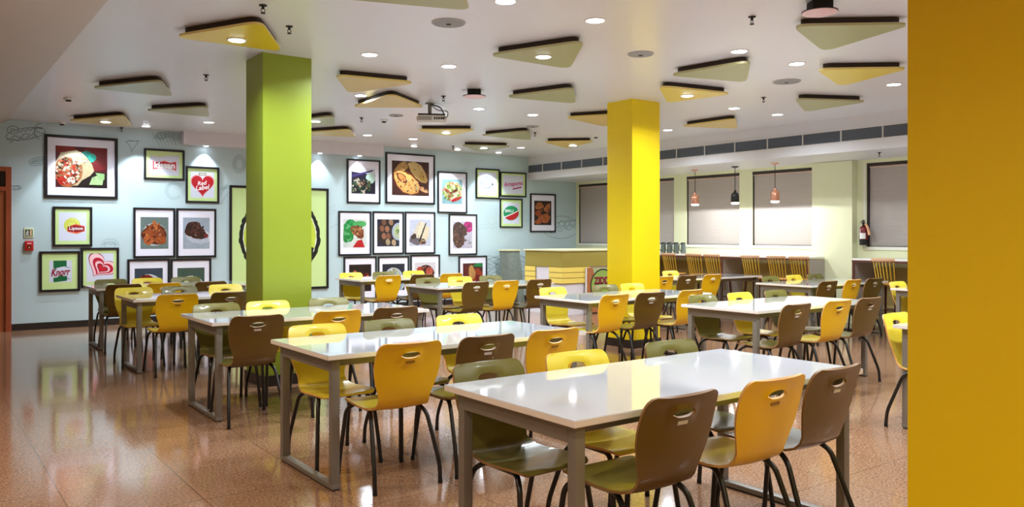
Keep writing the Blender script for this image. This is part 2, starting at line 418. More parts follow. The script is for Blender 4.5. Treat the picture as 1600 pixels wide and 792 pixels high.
# ---------------------------------------------------------------- tables
TL, TW, TZ = 1.86, .86, .75
def make_table():
    t = thing('dining_table', 'x', 'table')          # origin: left far corner, x along, y to the far side
    bm = bmesh.new(); box(bm, 0, -TW, TZ-.027, TL, 0, TZ)
    bmesh.ops.bevel(bm, geom=list(bm.edges), offset=.0025, segments=2, affect='EDGES')
    for f in bm.faces: f.material_index = 0 if f.calc_center_median().z > TZ-.003 else 1
    finish(bm, 'table_top', [M_TOP, M_EDGE], t, 40)
    w = .045; i = .045
    for ex in (i, TL-i-w):
        for ey in (-TW+i, -i-w):
            boxo('leg', (ex, ey, .03, ex+w, ey+w, TZ-.028), M_STEEL, t, .002)
        boxo('end_rail', (ex, -TW+i+w, TZ-.1, ex+w, -i-w, TZ-.028), M_STEEL, t, .002)
        fb = boxo('floor_bar', (ex-.001, -TW+i-.001, .008, ex+w+.001, -i+.001, .034), M_STEEL, t, .002)
        boxo('foot_strip', (ex+.004, -TW+i+.004, 0, ex+w-.004, -i-.004, .009), M_RUB, fb)
    for ey in (-TW+.09, -.135):
        boxo('side_rail', (i+w, ey, TZ-.075, TL-i-w, ey+.035, TZ-.028), M_STEEL, t, .002)
    index_kids(t); return t
TAB = make_table()
TABS = [  # x of left end, y of far edge, where it stands
 (1.86, 2.99, 'nearest table in the left row', 'white-topped steel-framed table nearest the camera, front of the left row'),
 (1.80, 4.93, 'second table of the left row', 'white glossy table, second from the camera in the left row'),
 (1.79, 6.97, 'third table of the left row', 'white table third from camera in left row, before the green column'),
 (1.79, 9.59, 'fourth table of the left row', 'white table fourth from camera in left row, just behind green column'),
 (1.80, 11.65, 'last table of the left row', 'white table farthest back in left row, next to the logo pictures'),
 (5.18, 11.45, 'last table of the middle row', 'white table farthest back in middle row, by the food pictures'),
 (5.21, 9.37, 'fourth table of the middle row', 'white table fourth from camera in the middle row, before the kiosk'),
 (5.35, 6.78, 'third table of the middle row', 'white table in front of the far yellow column'),
 (5.80, 5.13, 'second table of the middle row', 'white table right of centre, second from camera in the middle row'),
 (9.25, 6.85, 'table before the far counter', 'white table in front of the bar stools, right of the far yellow column'),
 (9.13, 8.87, 'table behind the yellow column', 'white table half hidden behind the far yellow column, near the bar counter'),
 (5.72, 3.05, 'table beside the near yellow column', 'white table corner peeping out left of the huge near yellow column, lower one'),
 (9.62, 5.16, 'upper table cut by the near yellow column', 'distant white table corner peeping out beside the near yellow column, upper one')]
for i, (x, y, nm, lab) in enumerate(TABS):
    o = TAB if i == 0 else copy_tree(TAB)
    o.location = (x, y, 0); tag(o, lab, 'table', 'white dining tables of the hall')
NEAR = {1: 'bbB', 2: 0}
near = {0: [('brown', 1068), ('yellow', 1213), ('brown', 1309)], 1: [('yellow', 642), ('brown', 763), ('yellow', 868)],
        2: [('brown', 403), ('yellow', 529), ('brown', 620)], 3: [('yellow', 278), ('brown', 361)], 4: [('brown', 194), ('yellow', 257), ('brown', 330)],
        5: [('yellow', 608), ('brown', 661), ('yellow', 706)], 6: [('brown', 745), ('yellow', 792), ('brown', 844)],
        7: [('yellow', 962), ('brown', 1018), ('yellow', 1081)], 8: [('brown', 1246), ('yellow', 1311), ('brown', 1360)],
        9: [('brown', 1295), ('yellow', 1334), ('brown', 1367)], 10: [('yellow', 1038), ('brown', 1075), ('yellow', 1114)]}
far = {0: [('brown', 762), ('yellow', 900), ('brown', 1047)], 1: [('yellow', 495), ('brown', 607), ('yellow', 716)],
       2: [('brown', 338), ('yellow', 418), ('brown', 513)], 3: [('yellow', 209), ('brown', 280), ('yellow', 352)],
       4: [('brown', 173), ('yellow', 230), ('brown', 290)], 5: [('yellow', 548), ('brown', 599), ('yellow', 646)],
       6: [('brown', 668), ('yellow', 718), ('brown', 766)], 7: [('yellow', 863), ('brown', 945), ('yellow', 987)],
       8: [('brown', 1097), ('yellow', 1155), ('brown', 1211)], 9: [('brown', 1203), ('yellow', 1240), ('brown', 1273)],
       10: [('yellow', 1047)], 11: [('yellow', 1400)], 12: [('yellow', 1402)]}
POSN = {3: ['leftmost', 'middle', 'rightmost'], 2: ['left', 'right'], 1: ['only visible']}
NY = {0: -.97, 1: -1.05, 2: -1.12, 3: -1.2, 4: -1.2, 5: -1.02, 6: -1.02, 7: -1.0, 8: -1.07, 9: -1.02, 10: -1.02}
FY = {0: .07, 1: .07, 2: .07, 3: .12, 4: .07, 5: .07, 6: .14, 7: .18, 8: .07, 9: .14, 10: .15, 11: .08, 12: .07}
for side, D in (('near', near), ('far', far)):
    for k, L in D.items():
        tx, ty, nm, _ = TABS[k]
        for j, (kind, px) in enumerate(L):
            yy = ty+(NY[k] if side == 'near' else FY[k])
            xx = on_y(px, 400, yy).x
            word = POSN[len(L)][j]
            lab = '%s chair, %s on %s side of %s' % ('yellow' if kind == 'yellow' else ('brown' if side == 'near' else 'olive'), word, side, nm)  # olive: front of the brown chair, tinted for cool light
            rnd = random.uniform(-.05, .05)
            if side == 'near': place_chair(kind, xx-math.sin(rnd)*.29, yy+.29, rnd, lab, 'chairs around the dining tables')
            else: place_chair(kind, xx-math.sin(rnd)*.29*-1, yy-.29, math.pi+rnd, lab, 'chairs around the dining tables')

# ---------------------------------------------------------------- ceiling panels
def round_poly(pts, r, n=6):
    out = []; N = len(pts)
    for i in range(N):
        p = Vector(pts[i]); a = Vector(pts[i-1])-p; b = Vector(pts[(i+1) % N])-p
        rr = min(r, a.length*.4, b.length*.4); ang = a.angle(b)
        rr = min(rr*1.0/math.tan(ang/2)*.9, a.length*.35, b.length*.35)
        s, e = p+a.normalized()*rr, p+b.normalized()*rr
        for k in range(n+1):
            t = k/n; out.append(s*(1-t)**2+p*2*t*(1-t)+e*t*t)
    return out
PZ = ZC-.07
LENS = []
def ceiling_panel(px, m, label, lamp=None):
    pts = [on_z(a, b, PZ) for a, b in px]
    c = sum(pts, Vector((0, 0, 0)))/len(pts)
    loc = (c.x, c.y, PZ)
    t = thing('ceiling_panel', label, 'ceiling panel', loc, 0, 'triangular panels hung under the ceiling')
    P2 = [Vector((p.x-c.x, p.y-c.y)) for p in pts]
    poly = round_poly(P2, .1)
    bm = bmesh.new(); prism(bm, poly, 0, .02, 0, 1, 1); finish(bm, 'panel_board', [m, M_PEDGS if m is M_OLIVE else M_PEDGE], t, 40)
    q = [p*.9 for p in P2]
    bm = bmesh.new(); prism(bm, round_poly(q, .09), .02, ZC-PZ, 0); finish(bm, 'panel_mount_and_shade', M_MOUNT, t, 40)  # dark mount, made wide to stand for the shadow above the board too
    if lamp:
        p = on_z(lamp[0], lamp[1], PZ)
        bm = bmesh.new(); lathe(bm, [(.078, .0), (.078, -.006), (.066, -.008)], 24, c=(p.x-c.x, p.y-c.y, 0)); finish(bm, 'lamp_ring', M_WHITEP, t, 40)
        bm = bmesh.new(); lathe(bm, [(.064, -.0085), (.06, -.0105)], 24, c=(p.x-c.x, p.y-c.y, 0)); finish(bm, 'lamp_lens', M_LAMP, t)
        LENS.append((p.x, p.y, PZ-.02))
ceiling_panel([(268, 58), (408, 35), (441, 81)], M_PYEL, 'yellow triangular ceiling panel with lamp, directly above the green column top', (370, 62))
ceiling_panel([(138, 138), (252, 126), (270, 151)], M_OLIVE, 'sage triangular ceiling panel at far left, left of the green column', None)
ceiling_panel([(222, 173), (324, 167), (327, 183)], M_OLIVE, 'sage triangular ceiling panel touching the green column from the left', None)
ceiling_panel([(103, 189), (194, 181), (206, 198)], M_PTAN, 'tan triangular ceiling panel with lamp above the big wrap picture', (165, 190))
ceiling_panel([(505, -4), (737, 17), (705, -34)], M_OLIVE, 'sage ceiling panel cut by the top edge of the picture, left of centre')
ceiling_panel([(523, 118), (652, 130), (545, 146)], M_PTAN, 'pale yellow ceiling panel right of the green column, upper of two')
ceiling_panel([(548, 168), (612, 148), (664, 168.5)], M_PTAN, 'yellow ceiling panel left of the projector, peak pointing to the camera')
ceiling_panel([(428, 193), (522, 181), (523, 197)], M_OLIVE, 'sage ceiling panel with lamp half hidden behind the green column', (493, 189))
ceiling_panel([(430, 210), (546, 203), (556, 214)], M_PTAN, 'tan ceiling panel half hidden behind green column, lower one above bulkhead')
ceiling_panel([(649, 203), (745, 203), (700, 213)], M_PYEL, 'yellow ceiling panel with lamp right below the projector', (697, 207))
ceiling_panel([(749, 212), (826, 205), (830, 219)], M_OLIVE, 'sage ceiling panel above the three logo pictures at right')
ceiling_panel([(720, 227), (799, 229), (750, 238)], M_OLIVE, 'sage ceiling panel with lamp closest to the picture wall', (756, 231))
ceiling_panel([(761, 87), (914, 65), (890, 108)], M_OLIVE, 'sage ceiling panel with bright lamp in the centre of the ceiling', (849, 88))
ceiling_panel([(787, 152), (896, 138), (900, 162)], M_OLIVE, 'sage ceiling panel without lamp, just left of far yellow column top')
ceiling_panel([(882, 184), (968, 179), (950, 199)], M_PTAN, 'yellow ceiling panel partly behind the left edge of far yellow column')
ceiling_panel([(849, 222), (930, 221), (886, 232)], M_PTAN, 'yellow ceiling panel with lamp left of far yellow column, lowest one', (895, 227))
ceiling_panel([(1029, 135), (1145, 147), (1043, 161)], M_PYEL, 'yellow ceiling panel with lamp touching far yellow column from the right', (1074, 149))
ceiling_panel([(1062, 198), (1150, 186), (1152, 201)], M_PTAN, 'yellow ceiling panel right of far yellow column, nearest the air grille')
ceiling_panel([(1043, 118), (1173, 96), (1166, 129)], M_OLIVE, 'sage ceiling panel upper right of the far yellow column')
ceiling_panel([(1237, 41), (1428, 38), (1287, 81)], M_OLIVE, 'large sage ceiling panel at upper right under the square diffuser')
ceiling_panel([(1275, 109), (1423, 107), (1313, 135)], M_PYEL, 'bright yellow ceiling panel at right, cut off by the near column')
ceiling_panel([(1241, 155), (1357, 159), (1258, 175)], M_OLIVE, 'sage ceiling panel at right close to the air grille')
ceiling_panel([(948, -24), (1045, -22), (992, 3)], M_PYEL, 'yellow ceiling panel tip at the top edge of the picture, right of centre')

# ---------------------------------------------------------------- downlights
def add_light(kind, loc, energy, color=(1, 1, 1), size=.12, spread=None, rot=(0, 0, 0), angle=None, blend=.4, name='lamp_light'):
    l = bpy.data.lights.new(name, kind); l.energy = energy; l.color = color
    if kind == 'AREA': l.shape = 'DISK'; l.size = size; l.spread = math.radians(spread or 160)
    if kind == 'SPOT': l.spot_size = math.radians(angle); l.spot_blend = blend; l.shadow_soft_size = size
    o = bpy.data.objects.new(name, l); COL.objects.link(o); o.location = loc; o.rotation_euler = rot
    return o
E_DOWN = 25.0
COOL = (.84, .93, 1.0)
def downlight(x, y, label, z=ZC, energy=E_DOWN, lens=M_LAMP, color=COOL, r=.07, make=True):
    t = thing('ceiling_downlight', label, 'downlight', (x, y, z), 0, 'round recessed ceiling downlights')
    bm = bmesh.new(); lathe(bm, [(r*1.25, -.0005), (r*1.25, -.004), (r*1.02, -.007), (r*.98, -.003)], 28); finish(bm, 'trim_ring', M_WHITEP, t, 40)
    bm = bmesh.new(); lathe(bm, [(r*.97, -.003), (r*.92, -.006)], 28); finish(bm, 'lamp_lens', lens, t)
    add_light('AREA', (x, y, z-.014), energy, color, r*1.7, 150)
rows = [(4.68, [(3.43, 'first from left'), (4.3, 'second from left'), (6.08, 'third from left'), (6.97, 'fourth from left'), (8.8, 'fifth from left')], 'row of lights nearest the camera'),
        (6.82, [(3.43, 'first'), (4.3, 'second'), (8.75, 'third'), (9.7, 'fourth')], 'second row, counted from the left'),
        (8.88, [(6.07, 'second'), (6.98, 'third'), (9.73, 'fourth'), (4.35, 'first')], 'third row, counted from the left'),
        (12.35, [(3.57, 'first'), (6.17, 'second'), (7.05, 'third'), (9.42, 'fourth')], 'row near the picture wall, counted from the left')]
for y, L, rn in rows:
    for x, w in L:
        downlight(x, y, 'round white downlight, %s in the %s' % (w, rn))
# lamps of the unseen part of the hall, behind and beside the camera
for x, y in ((6.08, 2.5), (6.97, 2.5), (3.43, 2.5), (4.3, 2.5), (8.8, 2.5), (9.7, .6), (9.7, 4.68), (5.0, .3), (7.0, .3)):
    downlight(x, y, 'round white downlight of the near end of the hall, above the picture')
for x, y in ((0, 0.2), (-1.2, 2.5), (1.6, -1.8), (3.6, -1.6), (-.2, -2.2), (0.0, 5.2)):  # unseen lamps added for warm fill from the camera side
    downlight(x, y, 'round warm downlight, unseen, added as fill near the camera', ZC-.055 if x < 1.1 else ZC, E_DOWN*1.35, M_LAMPW, (1, .84, .66))
for i, px in enumerate((129, 228, 647, 715, 779)):
    p = on_z(px, 200, ZC); x = on_y(px, 200, 13.35).x
    t = thing('wall_washer_lamp', 'small recessed wall-washing spotlight above the pictures, %s from the left' % ['first', 'second', 'fourth', 'fifth', 'sixth'][i], 'spotlight', (x, 13.35, ZC), 0, 'wall washer spotlights over the pictures')
    bm = bmesh.new(); lathe(bm, [(.07, -.0005), (.07, -.005), (.058, -.008)], 24); finish(bm, 'trim_ring', M_WHITEP, t, 40)
    bm = bmesh.new(); lathe(bm, [(.055, -.0085), (.05, -.012)], 24); finish(bm, 'lamp_lens', M_LAMP, t)
    add_light('SPOT', (x, 13.35, ZC-.02), 90, COOL, .03, rot=(math.radians(14), 0, 0), angle=72, blend=.35)
for px, nm in ((322, 'left of the green column'), (500, 'just right of the green column'), (562, 'above the salad picture')):
    x = on_y(px, 230, 13.69).x; zb = 2.87
    t = thing('wall_washer_lamp', 'small spotlight under the white bulkhead, '+nm, 'spotlight', (x, 13.69, zb), 0, 'wall washer spotlights over the pictures')
    bm = bmesh.new(); lathe(bm, [(.05, -.0005), (.05, -.004), (.04, -.006)], 24); finish(bm, 'trim_ring', M_WHITEP, t, 40)
    bm = bmesh.new(); lathe(bm, [(.038, -.0065), (.034, -.009)], 24); finish(bm, 'lamp_lens', M_LAMP, t)
    add_light('SPOT', (x, 13.69, zb-.015), 40, COOL, .03, rot=(math.radians(4), 0, 0), angle=84, blend=.4)
for (x, y, z) in LENS: add_light('AREA', (x, y, z), E_DOWN, COOL, .11, 150)

# ---------------------------------------------------------------- small things on the ceiling
spr = [((452, 41), 'above the green column top right'), ((322, 117), 'left of the green column'), ((1175, 26), 'at upper right'), ((1193, 152), 'left of the right-hand sage panel'),
       ((693, 150), 'above the projector'), ((836, 207), 'beside the panel over the logo pictures'), ((708, 228), 'near the wall right of the bread picture'), ((565, 184), 'between projector and green column'),
       ((190, 199), 'above the big wrap picture'), ((411, 8), 'at the top edge over the green column')]
def sprinkler(x, y, z, lab):
    t = thing('fire_sprinkler', 'small dark sprinkler head on the ceiling ' + lab, 'sprinkler', (x, y, z), 0, 'sprinkler heads')
    bm = bmesh.new(); lathe(bm, [(.03, 0), (.028, -.006), (.01, -.008), (.01, -.028), (.006, -.03)], 12); finish(bm, 'sprinkler_body', M_RUB, t, 40)
    bm = bmesh.new(); tube(bm, [(.011, 0, -.026), (.015, 0, -.042), (.002, 0, -.056)], .003, 6); tube(bm, [(-.011, 0, -.026), (-.015, 0, -.042), (-.002, 0, -.056)], .003, 6)
    lathe(bm, [(.017, -.056), (.017, -.061)], 12); finish(bm, 'deflector', M_RUB, t, 40)
for (a, b), lab in spr:
    p = on_z(a, b, ZC); sprinkler(p.x, p.y, ZC, lab)
p = on_z(1374, 238, 2.585); sprinkler(p.x, p.y, 2.585, 'under the bulkhead above the right-hand window')
for (a, b), lab in (((107, 153), 'left of the far left sage panel'), ((97, 191), 'by the wall above the big wrap picture'), ((600, 187), 'left of the projector'), ((931, 212), 'beside the far yellow column')):
    p = on_z(a, b, ZC)
    t = thing('smoke_detector', 'small white smoke detector ' + lab, 'smoke detector', p, 0, 'smoke detectors')
    bm = bmesh.new(); lathe(bm, [(.055, 0), (.055, -.014), (.046, -.024), (.04, -.026)], 20); finish(bm, 'detector_base', M_WHITEP, t, 40)
    bm = bmesh.new(); lathe(bm, [(.034, -.026), (.033, -.036), (.026, -.044), (.012, -.046)], 16); finish(bm, 'detector_sensor', M_MOUNT, t, 40)
for (a, b), r, lab in (((701, 35), .135, 'near the top centre of the ceiling'), ((1001, 84), .12, 'above the far yellow column'), ((1229, 127), .15, 'at right between the panels'),
                       ((619, 180), .1, 'left of the projector'), ((832, 197), .1, 'right of the projector near the picture wall')):
    p = on_z(a, b, ZC)
    t = thing('ceiling_speaker', 'flat round grey ceiling speaker ' + lab, 'speaker', p, 0, 'round ceiling speakers')
    bm = bmesh.new(); lathe(bm, [(r, 0), (r, -.006), (r*.93, -.012)], 32); finish(bm, 'speaker_rim', M_GREYP, t, 40)
    bm = bmesh.new(); lathe(bm, [(r*.9, -.0125), (r*.5, -.0145), (.03, -.015)], 32); finish(bm, 'speaker_mesh', mat('speaker_mesh', (150, 150, 148), .6, bump=.6, bscale=300), t, 40)
    bm = bmesh.new(); lathe(bm, [(.022, -.0152), (.02, -.019)], 12); finish(bm, 'speaker_hub', M_MOUNT, t, 40)
# two square diffusers with black necks
for (a, b), s, lab in (((1281, 20), .105, 'upper right above the large sage panel'), ((741, 151), .11, 'right of the projector')):
    p = on_z(a, b, ZC-.08)
    t = thing('square_ceiling_diffuser', 'black boxed fitting with pale tray on the ceiling, ' + lab, 'ceiling fitting', (p.x, p.y, ZC), math.radians(-36), 'black boxed ceiling fittings')
    boxo('fitting_box', (-s*.7, -s*.6, -.075, s*.7, s*.6, 0), M_RUB, t, .004)
    bm = bmesh.new(); lo = [(-s, -s), (s, -s), (s, s), (-s, s)]
    lathe(bm, [(s*.95, -.072), (s*1.18, -.076), (s*1.15, -.083), (s*.6, -.1), (.02, -.108)], 32)
    for v in bm.verts: v.co.z += 0
    finish(bm, 'flared_tray', M_PINK, t, 40)
    bm = bmesh.new(); lathe(bm, [(s*1.19, -.07), (s*1.2, -.077), (s*1.17, -.078)], 32); finish(bm, 'tray_rim', M_RUB, t, 40)
# projector
p = on_z(674, 186, ZC-.2)
t = thing('projector', 'grey and white ceiling-mounted projector with loose black cables', 'projector', (p.x, p.y, ZC-.2), math.radians(-30))
bm = bmesh.new(); box(bm, -.19, -.13, -.055, .19, .13, .035); bmesh.ops.bevel(bm, geom=list(bm.edges), offset=.018, segments=3, affect='EDGES')
finish(bm, 'projector_body', M_WHITEP, t, 40)
boxo('projector_top_plate', (-.17, -.11, .035, .17, .11, .055), M_RUB, t, .004)
bm = bmesh.new(); box(bm, -.17, -.134, -.03, .0, -.129, .015); finish(bm, 'side_vent', M_GREYP, t)
bm = bmesh.new()
for k in range(5): box(bm, .03+k*.028, -.135, -.02, .048+k*.028, -.129, .008)
finish(bm, 'socket_panel', M_RUB, t)
bm = bmesh.new(); tube(bm, [(-.02, 0, .055), (-.02, 0, .2)], .024, 12); lathe(bm, [(.06, .19), (.06, .2)], 16, c=(-.02, 0, 0)); finish(bm, 'ceiling_mount_pole', M_STEEL, t, 40)
bm = bmesh.new(); tube(bm, bend([(-.01, -.03, .2), (.02, -.04, .17), (.11, -.06, .15), (.17, -.1, .03), (.15, -.14, -.01)], .05), .008, 8); finish(bm, 'cable', M_RUB, t, 60)
bm = bmesh.new(); tube(bm, bend([(.0, -.03, .17), (.08, -.06, .1), (.17, -.06, .1), (.21, -.12, .08), (.2, -.15, 0), (.12, -.14, -.01)], .05), .005, 8); finish(bm, 'cable', M_RUB, t, 60)

# ---------------------------------------------------------------- pictures on the back wall
def to_attr_obj(bm, name, m, parent):
    me = bpy.data.meshes.new(name)
    bm.to_mesh(me)
    return me
class Art:
    """flat printed picture: coloured polygons in layers, all inside one sheet w x h (origin: centre)"""
    def __init__(s, w, h, bg):
        s.w, s.h = w, h; s.polys = []; s.k = 0; s.poly([(-.5, -.5), (.5, -.5), (.5, .5), (-.5, .5)], bg)
    def poly(s, pts, col, clip=True):
        q = [(min(.5, max(-.5, a)), min(.5, max(-.5, b))) for a, b in pts] if clip else pts
        out = []
        for a in q:
            if not out or (abs(a[0]-out[-1][0])+abs(a[1]-out[-1][1])) > 1e-5: out.append(a)
        if len(out) > 2: s.polys.append((out, col, s.k)); s.k += 1
    def blob(s, x, y, rx, ry, rot, col, jag=.12, n=18, asp=None):
        asp = s.w/s.h; c, sn = math.cos(rot), math.sin(rot); P = []
        ph = random.random()*6
        for i in range(n):
            t = i*2*math.pi/n; k = 1+jag*(math.sin(3*t+ph)*.5+random.uniform(-.5, .5))
            a, b = rx*math.cos(t)*k, ry*math.sin(t)*k
            P.append((x+(a*c-b*sn), y+(a*sn+b*c)*asp))
        s.poly(P, col)
    def scatter(s, n, x, y, rx, ry, size, cols, jag=.35):
        for i in range(n):
            a = random.uniform(0, 6.28); r = math.sqrt(random.random())
            s.blob(x+math.cos(a)*r*rx, y+math.sin(a)*r*ry, size*random.uniform(.6, 1.3), size*random.uniform(.4, 1), random.uniform(0, 3), random.choice(cols), jag, 9)
    def build(s, name, parent, m, cx, cy, z0=0):
        # in the frame's local axes: x right, z up, -y toward the room
        if m is M_FOOD and len(s.polys) > 2:
            base = list(s.polys[1:])
            for _ in range(110):
                P, col, k = random.choice(base); i = random.randrange(len(P)); mx = sum(p[0] for p in P)/len(P); my = sum(p[1] for p in P)/len(P)
                q = random.uniform(.1, .8); x = mx+(P[i][0]-mx)*q; y = my+(P[i][1]-my)*q; g = random.uniform(.6, 1.3)
                s.blob(x, y, random.uniform(.008, .03), random.uniform(.006, .016), random.uniform(0, 3), tuple(min(255, int(v*g)) for v in col), .3, 7)
        bm = bmesh.new(); cl = bm.loops.layers.float_color.new('Col')
        for P, col, k in s.polys:
            vs = [bm.verts.new((cx+a*s.w, z0-(.00005 if len(s.polys) > 30 else .0002)*k, cy+b*s.h)) for a, b in P]
            f = bm.faces.new(vs); f.normal_update()
            if f.normal.y > 0: f.normal_flip()
            for l in f.loops: l[cl] = (*([v*.72 for v in lin(col)] if m is M_FOOD else lin(col)), 1)
        return finish(bm, name, m, parent)
def text_polys(txt, width, height, shear=0, bold=.0, sx=None):
    cu = bpy.data.curves.new('t', 'FONT'); cu.body = txt; cu.align_x = 'CENTER'; cu.align_y = 'CENTER'; cu.shear = shear; cu.offset = bold; cu.resolution_u = 3
    o = bpy.data.objects.new('t', cu); COL.objects.link(o); bpy.context.view_layer.update()
    me = bpy.data.meshes.new_from_object(o.evaluated_get(bpy.context.evaluated_depsgraph_get()))
    xs = [v.co.x for v in me.vertices]; ys_ = [v.co.y for v in me.vertices]
    w, h = max(xs)-min(xs), max(ys_)-min(ys_); mx, my = (max(xs)+min(xs))/2, (max(ys_)+min(ys_))/2
    V = [((v.co.x-mx)/w*width, (v.co.y-my)/h*height) for v in me.vertices]; Fc = [list(p.vertices) for p in me.polygons]
    COL.objects.unlink(o); bpy.data.objects.remove(o); bpy.data.meshes.remove(me); bpy.data.curves.remove(cu)
    return V, Fc
def add_text(txt, cx, cz, width, height, col, y, parent, name='lettering', shear=0, bold=0, rot=0):
    V, Fc = text_polys(txt, width, height, shear, bold)
    bm = bmesh.new(); c, s = math.cos(rot), math.sin(rot)
    vs = [bm.verts.new((cx+a*c-b*s, y, cz+a*s+b*c)) for a, b in V]
    for f in Fc:
        try: g = bm.faces.new([vs[i] for i in f])
        except ValueError: continue
        g.normal_update()
        if g.normal.y > 0: g.normal_flip()
    key = 'ink_%d_%d_%d' % col
    return finish(bm, name, mat(key, col, .4), parent)
PICS = []
def picture(xl, xr, tl, tr, bl, br, label, group, art, mat_m=M_MAT, pr=(.17, .17, .83, .83), fw=.028, wall=YW, depth=.026, cat='picture'):
    A = on_y(xl, tl, wall); B = on_y(xr, tr, wall); C2 = on_y(xl, bl, wall); D2 = on_y(xr, br, wall)
    x0, x1 = A.x, B.x; z1 = (A.z+B.z)/2; z0 = (C2.z+D2.z)/2; w, h = x1-x0, z1-z0
    fw *= .82
    t = thing('framed_picture', label, cat, ((x0+x1)/2, wall-.002, z0), 0, group)
    bm = bmesh.new(); W = w/2
    box(bm, -W, -depth, 0, -W+fw, 0, h); box(bm, W-fw, -depth, 0, W, 0, h); box(bm, -W+fw, -depth, 0, W-fw, 0, fw); box(bm, -W+fw, -depth, h-fw, W-fw, 0, h)
    finish(bm, 'frame', M_FRAME, t)
    boxo('mat_board', (-W+fw, -.012, fw, W-fw, -.001, h-fw), mat_m, t)
    iw, ih = w-2*fw, h-2*fw
    aw, ah = iw*(pr[2]-pr[0]), ih*(pr[3]-pr[1]); cx = -iw/2+iw*(pr[0]+pr[2])/2; cz = fw+ih*(pr[1]+pr[3])/2
    art(t, aw, ah, cx, cz)
    return t
RED, DRED, GRN, WHT = (190, 30, 40), (120, 14, 24), (40, 120, 60), (240, 240, 245)
def art_wrap(t, w, h, cx, cz):
    a = Art(w, h, (92, 12, 24))
    a.blob(.32, .3, .3, .35, 0, (130, 26, 34), .1); a.poly([(-.5, -.5), (.5, -.5), (.5, -.12), (.2, -.1), (-.1, -.4)], (30, 14, 14))
    a.blob(-.32, .42, .2, .1, .1, (150, 30, 20), .2)
    a.blob(.1, .3, .12, .09, 0, (20, 150, 140), .15); a.blob(.2, .25, .08, .1, 0, (40, 190, 170), .15)
    a.poly([(-.5, .1), (-.4, .34), (-.1, .42), (.06, .3), (.2, .08), (.24, -.08), (.16, -.2), (0, -.32), (-.08, -.45), (-.4, -.47), (-.5, -.2)], (214, 192, 152))
    a.poly([(-.5, .1), (-.38, .32), (-.1, .4), (.04, .28), (.14, .1), (.04, .1), (-.05, .0), (-.2, .1), (-.4, .1)], (232, 218, 186))
    a.blob(-.26, -.12, .26, .34, 0, (176, 110, 66), .1)
    a.scatter(130, -.27, -.12, .24, .33, .038, [(250, 235, 215), (210, 60, 40), (235, 120, 80), (240, 225, 190), (120, 30, 20), (180, 40, 30), (90, 60, 30)])
    a.blob(-.38, -.34, .08, .09, 0, (206, 44, 28), .1); a.blob(-.2, -.33, .08, .08, 0, (252, 240, 224), .1)
    a.scatter(40, -.02, .2, .16, .14, .03, [(226, 206, 166), (210, 186, 140), (246, 236, 210)])
    a.poly([(.14, -.42), (.2, -.24), (.32, -.18), (.42, -.26), (.4, -.42)], (190, 224, 160)); a.poly([(.26, -.12), (.44, -.14), (.44, -.28), (.36, -.32)], (160, 206, 136))
    a.build('print', t, M_FOOD, cx, cz, -.0125)
def food(bg, items):
    def f(t, w, h, cx, cz):
        a = Art(w, h, bg)
        for it in items:
            if it[0] == 'b': a.blob(*it[1:])
            elif it[0] == 's': a.scatter(*it[1:])
            else: a.poly(it[1], it[2])
        a.build('print', t, M_FOOD, cx, cz, -.0125)
    return f
OR = [(196, 98, 40), (150, 62, 24), (222, 140, 70), (110, 40, 18), (176, 80, 34)]
DK = [(60, 30, 24), (92, 46, 36), (40, 18, 16), (120, 66, 52)]
GR = [(30, 110, 60), (70, 160, 80), (20, 80, 50), (120, 190, 110)]
art_chicken = food((116, 136, 132), [('b', 0, -.05, .45, .44, 0, (190, 200, 196), .03), ('b', 0, -.05, .46, .4, 0, (96, 40, 24), .1), ('b', -.1, .05, .3, .2, .9, (170, 84, 42), .15), ('b', .12, .05, .3, .18, -.9, (150, 70, 34), .15),
                                    ('b', -.2, -.22, .2, .18, 0, (196, 104, 52), .15), ('b', .22, -.2, .2, .2, 0, (180, 90, 40), .15), ('s', 45, 0, -.05, .4, .36, .045, OR), ('b', .02, .25, .07, .2, .3, (206, 120, 60), .1)])
art_dark = food((176, 190, 206), [('b', .1, -.1, .5, .26, -.15, (226, 232, 240), .03), ('b', .05, -.18, .42, .18, -.15, (204, 212, 226), .03), ('b', -.1, .12, .34, .3, 0, (52, 28, 26), .15), ('b', .12, -.05, .3, .18, 0, (66, 34, 28), .15), ('s', 60, -.05, .1, .33, .28, .05, DK), ('b', .36, -.08, .09, .08, 0, (130, 40, 40), .1)])
art_tandoor = food((60, 76, 92), [('b', 0, -.1, .5, .5, 0, (222, 226, 236), .02), ('b', -.1, -.05, .4, .4, 0, (140, 40, 24), .1), ('s', 60, -.1, -.05, .34, .34, .05, [(170, 50, 24), (120, 30, 20), (200, 90, 40), (90, 20, 14)])])
art_dumpling = food((70, 96, 84), [('b', 0, -.1, .48, .42, 0, (222, 228, 214), .02), ('b', 0, -.1, .44, .36, 0, (40, 60, 44), .05), ('b', -.1, .1, .18, .14, 0, (216, 222, 150), .1), ('b', .16, .05, .18, .14, 0, (190, 204, 126), .1), ('b', 0, -.2, .2, .15, 0, (200, 210, 140), .1), ('s', 24, 0, -.05, .36, .3, .04, GR)])
art_samosa = food((30, 22, 50), [('p', [(-.5, .5), (.5, .5), (.5, .25), (-.5, .36)], (226, 228, 240)), ('p', [(-.5, .22), (.4, .46), (.4, .4), (-.5, .12)], (60, 50, 110)), ('b', .3, .12, .2, .2, 0, (206, 240, 226), .1),
                                 ('s', 70, -.1, -.2, .42, .32, .055, [(206, 196, 170), (60, 110, 70), (36, 60, 40), (150, 100, 70), (236, 226, 206), (20, 30, 24)])])
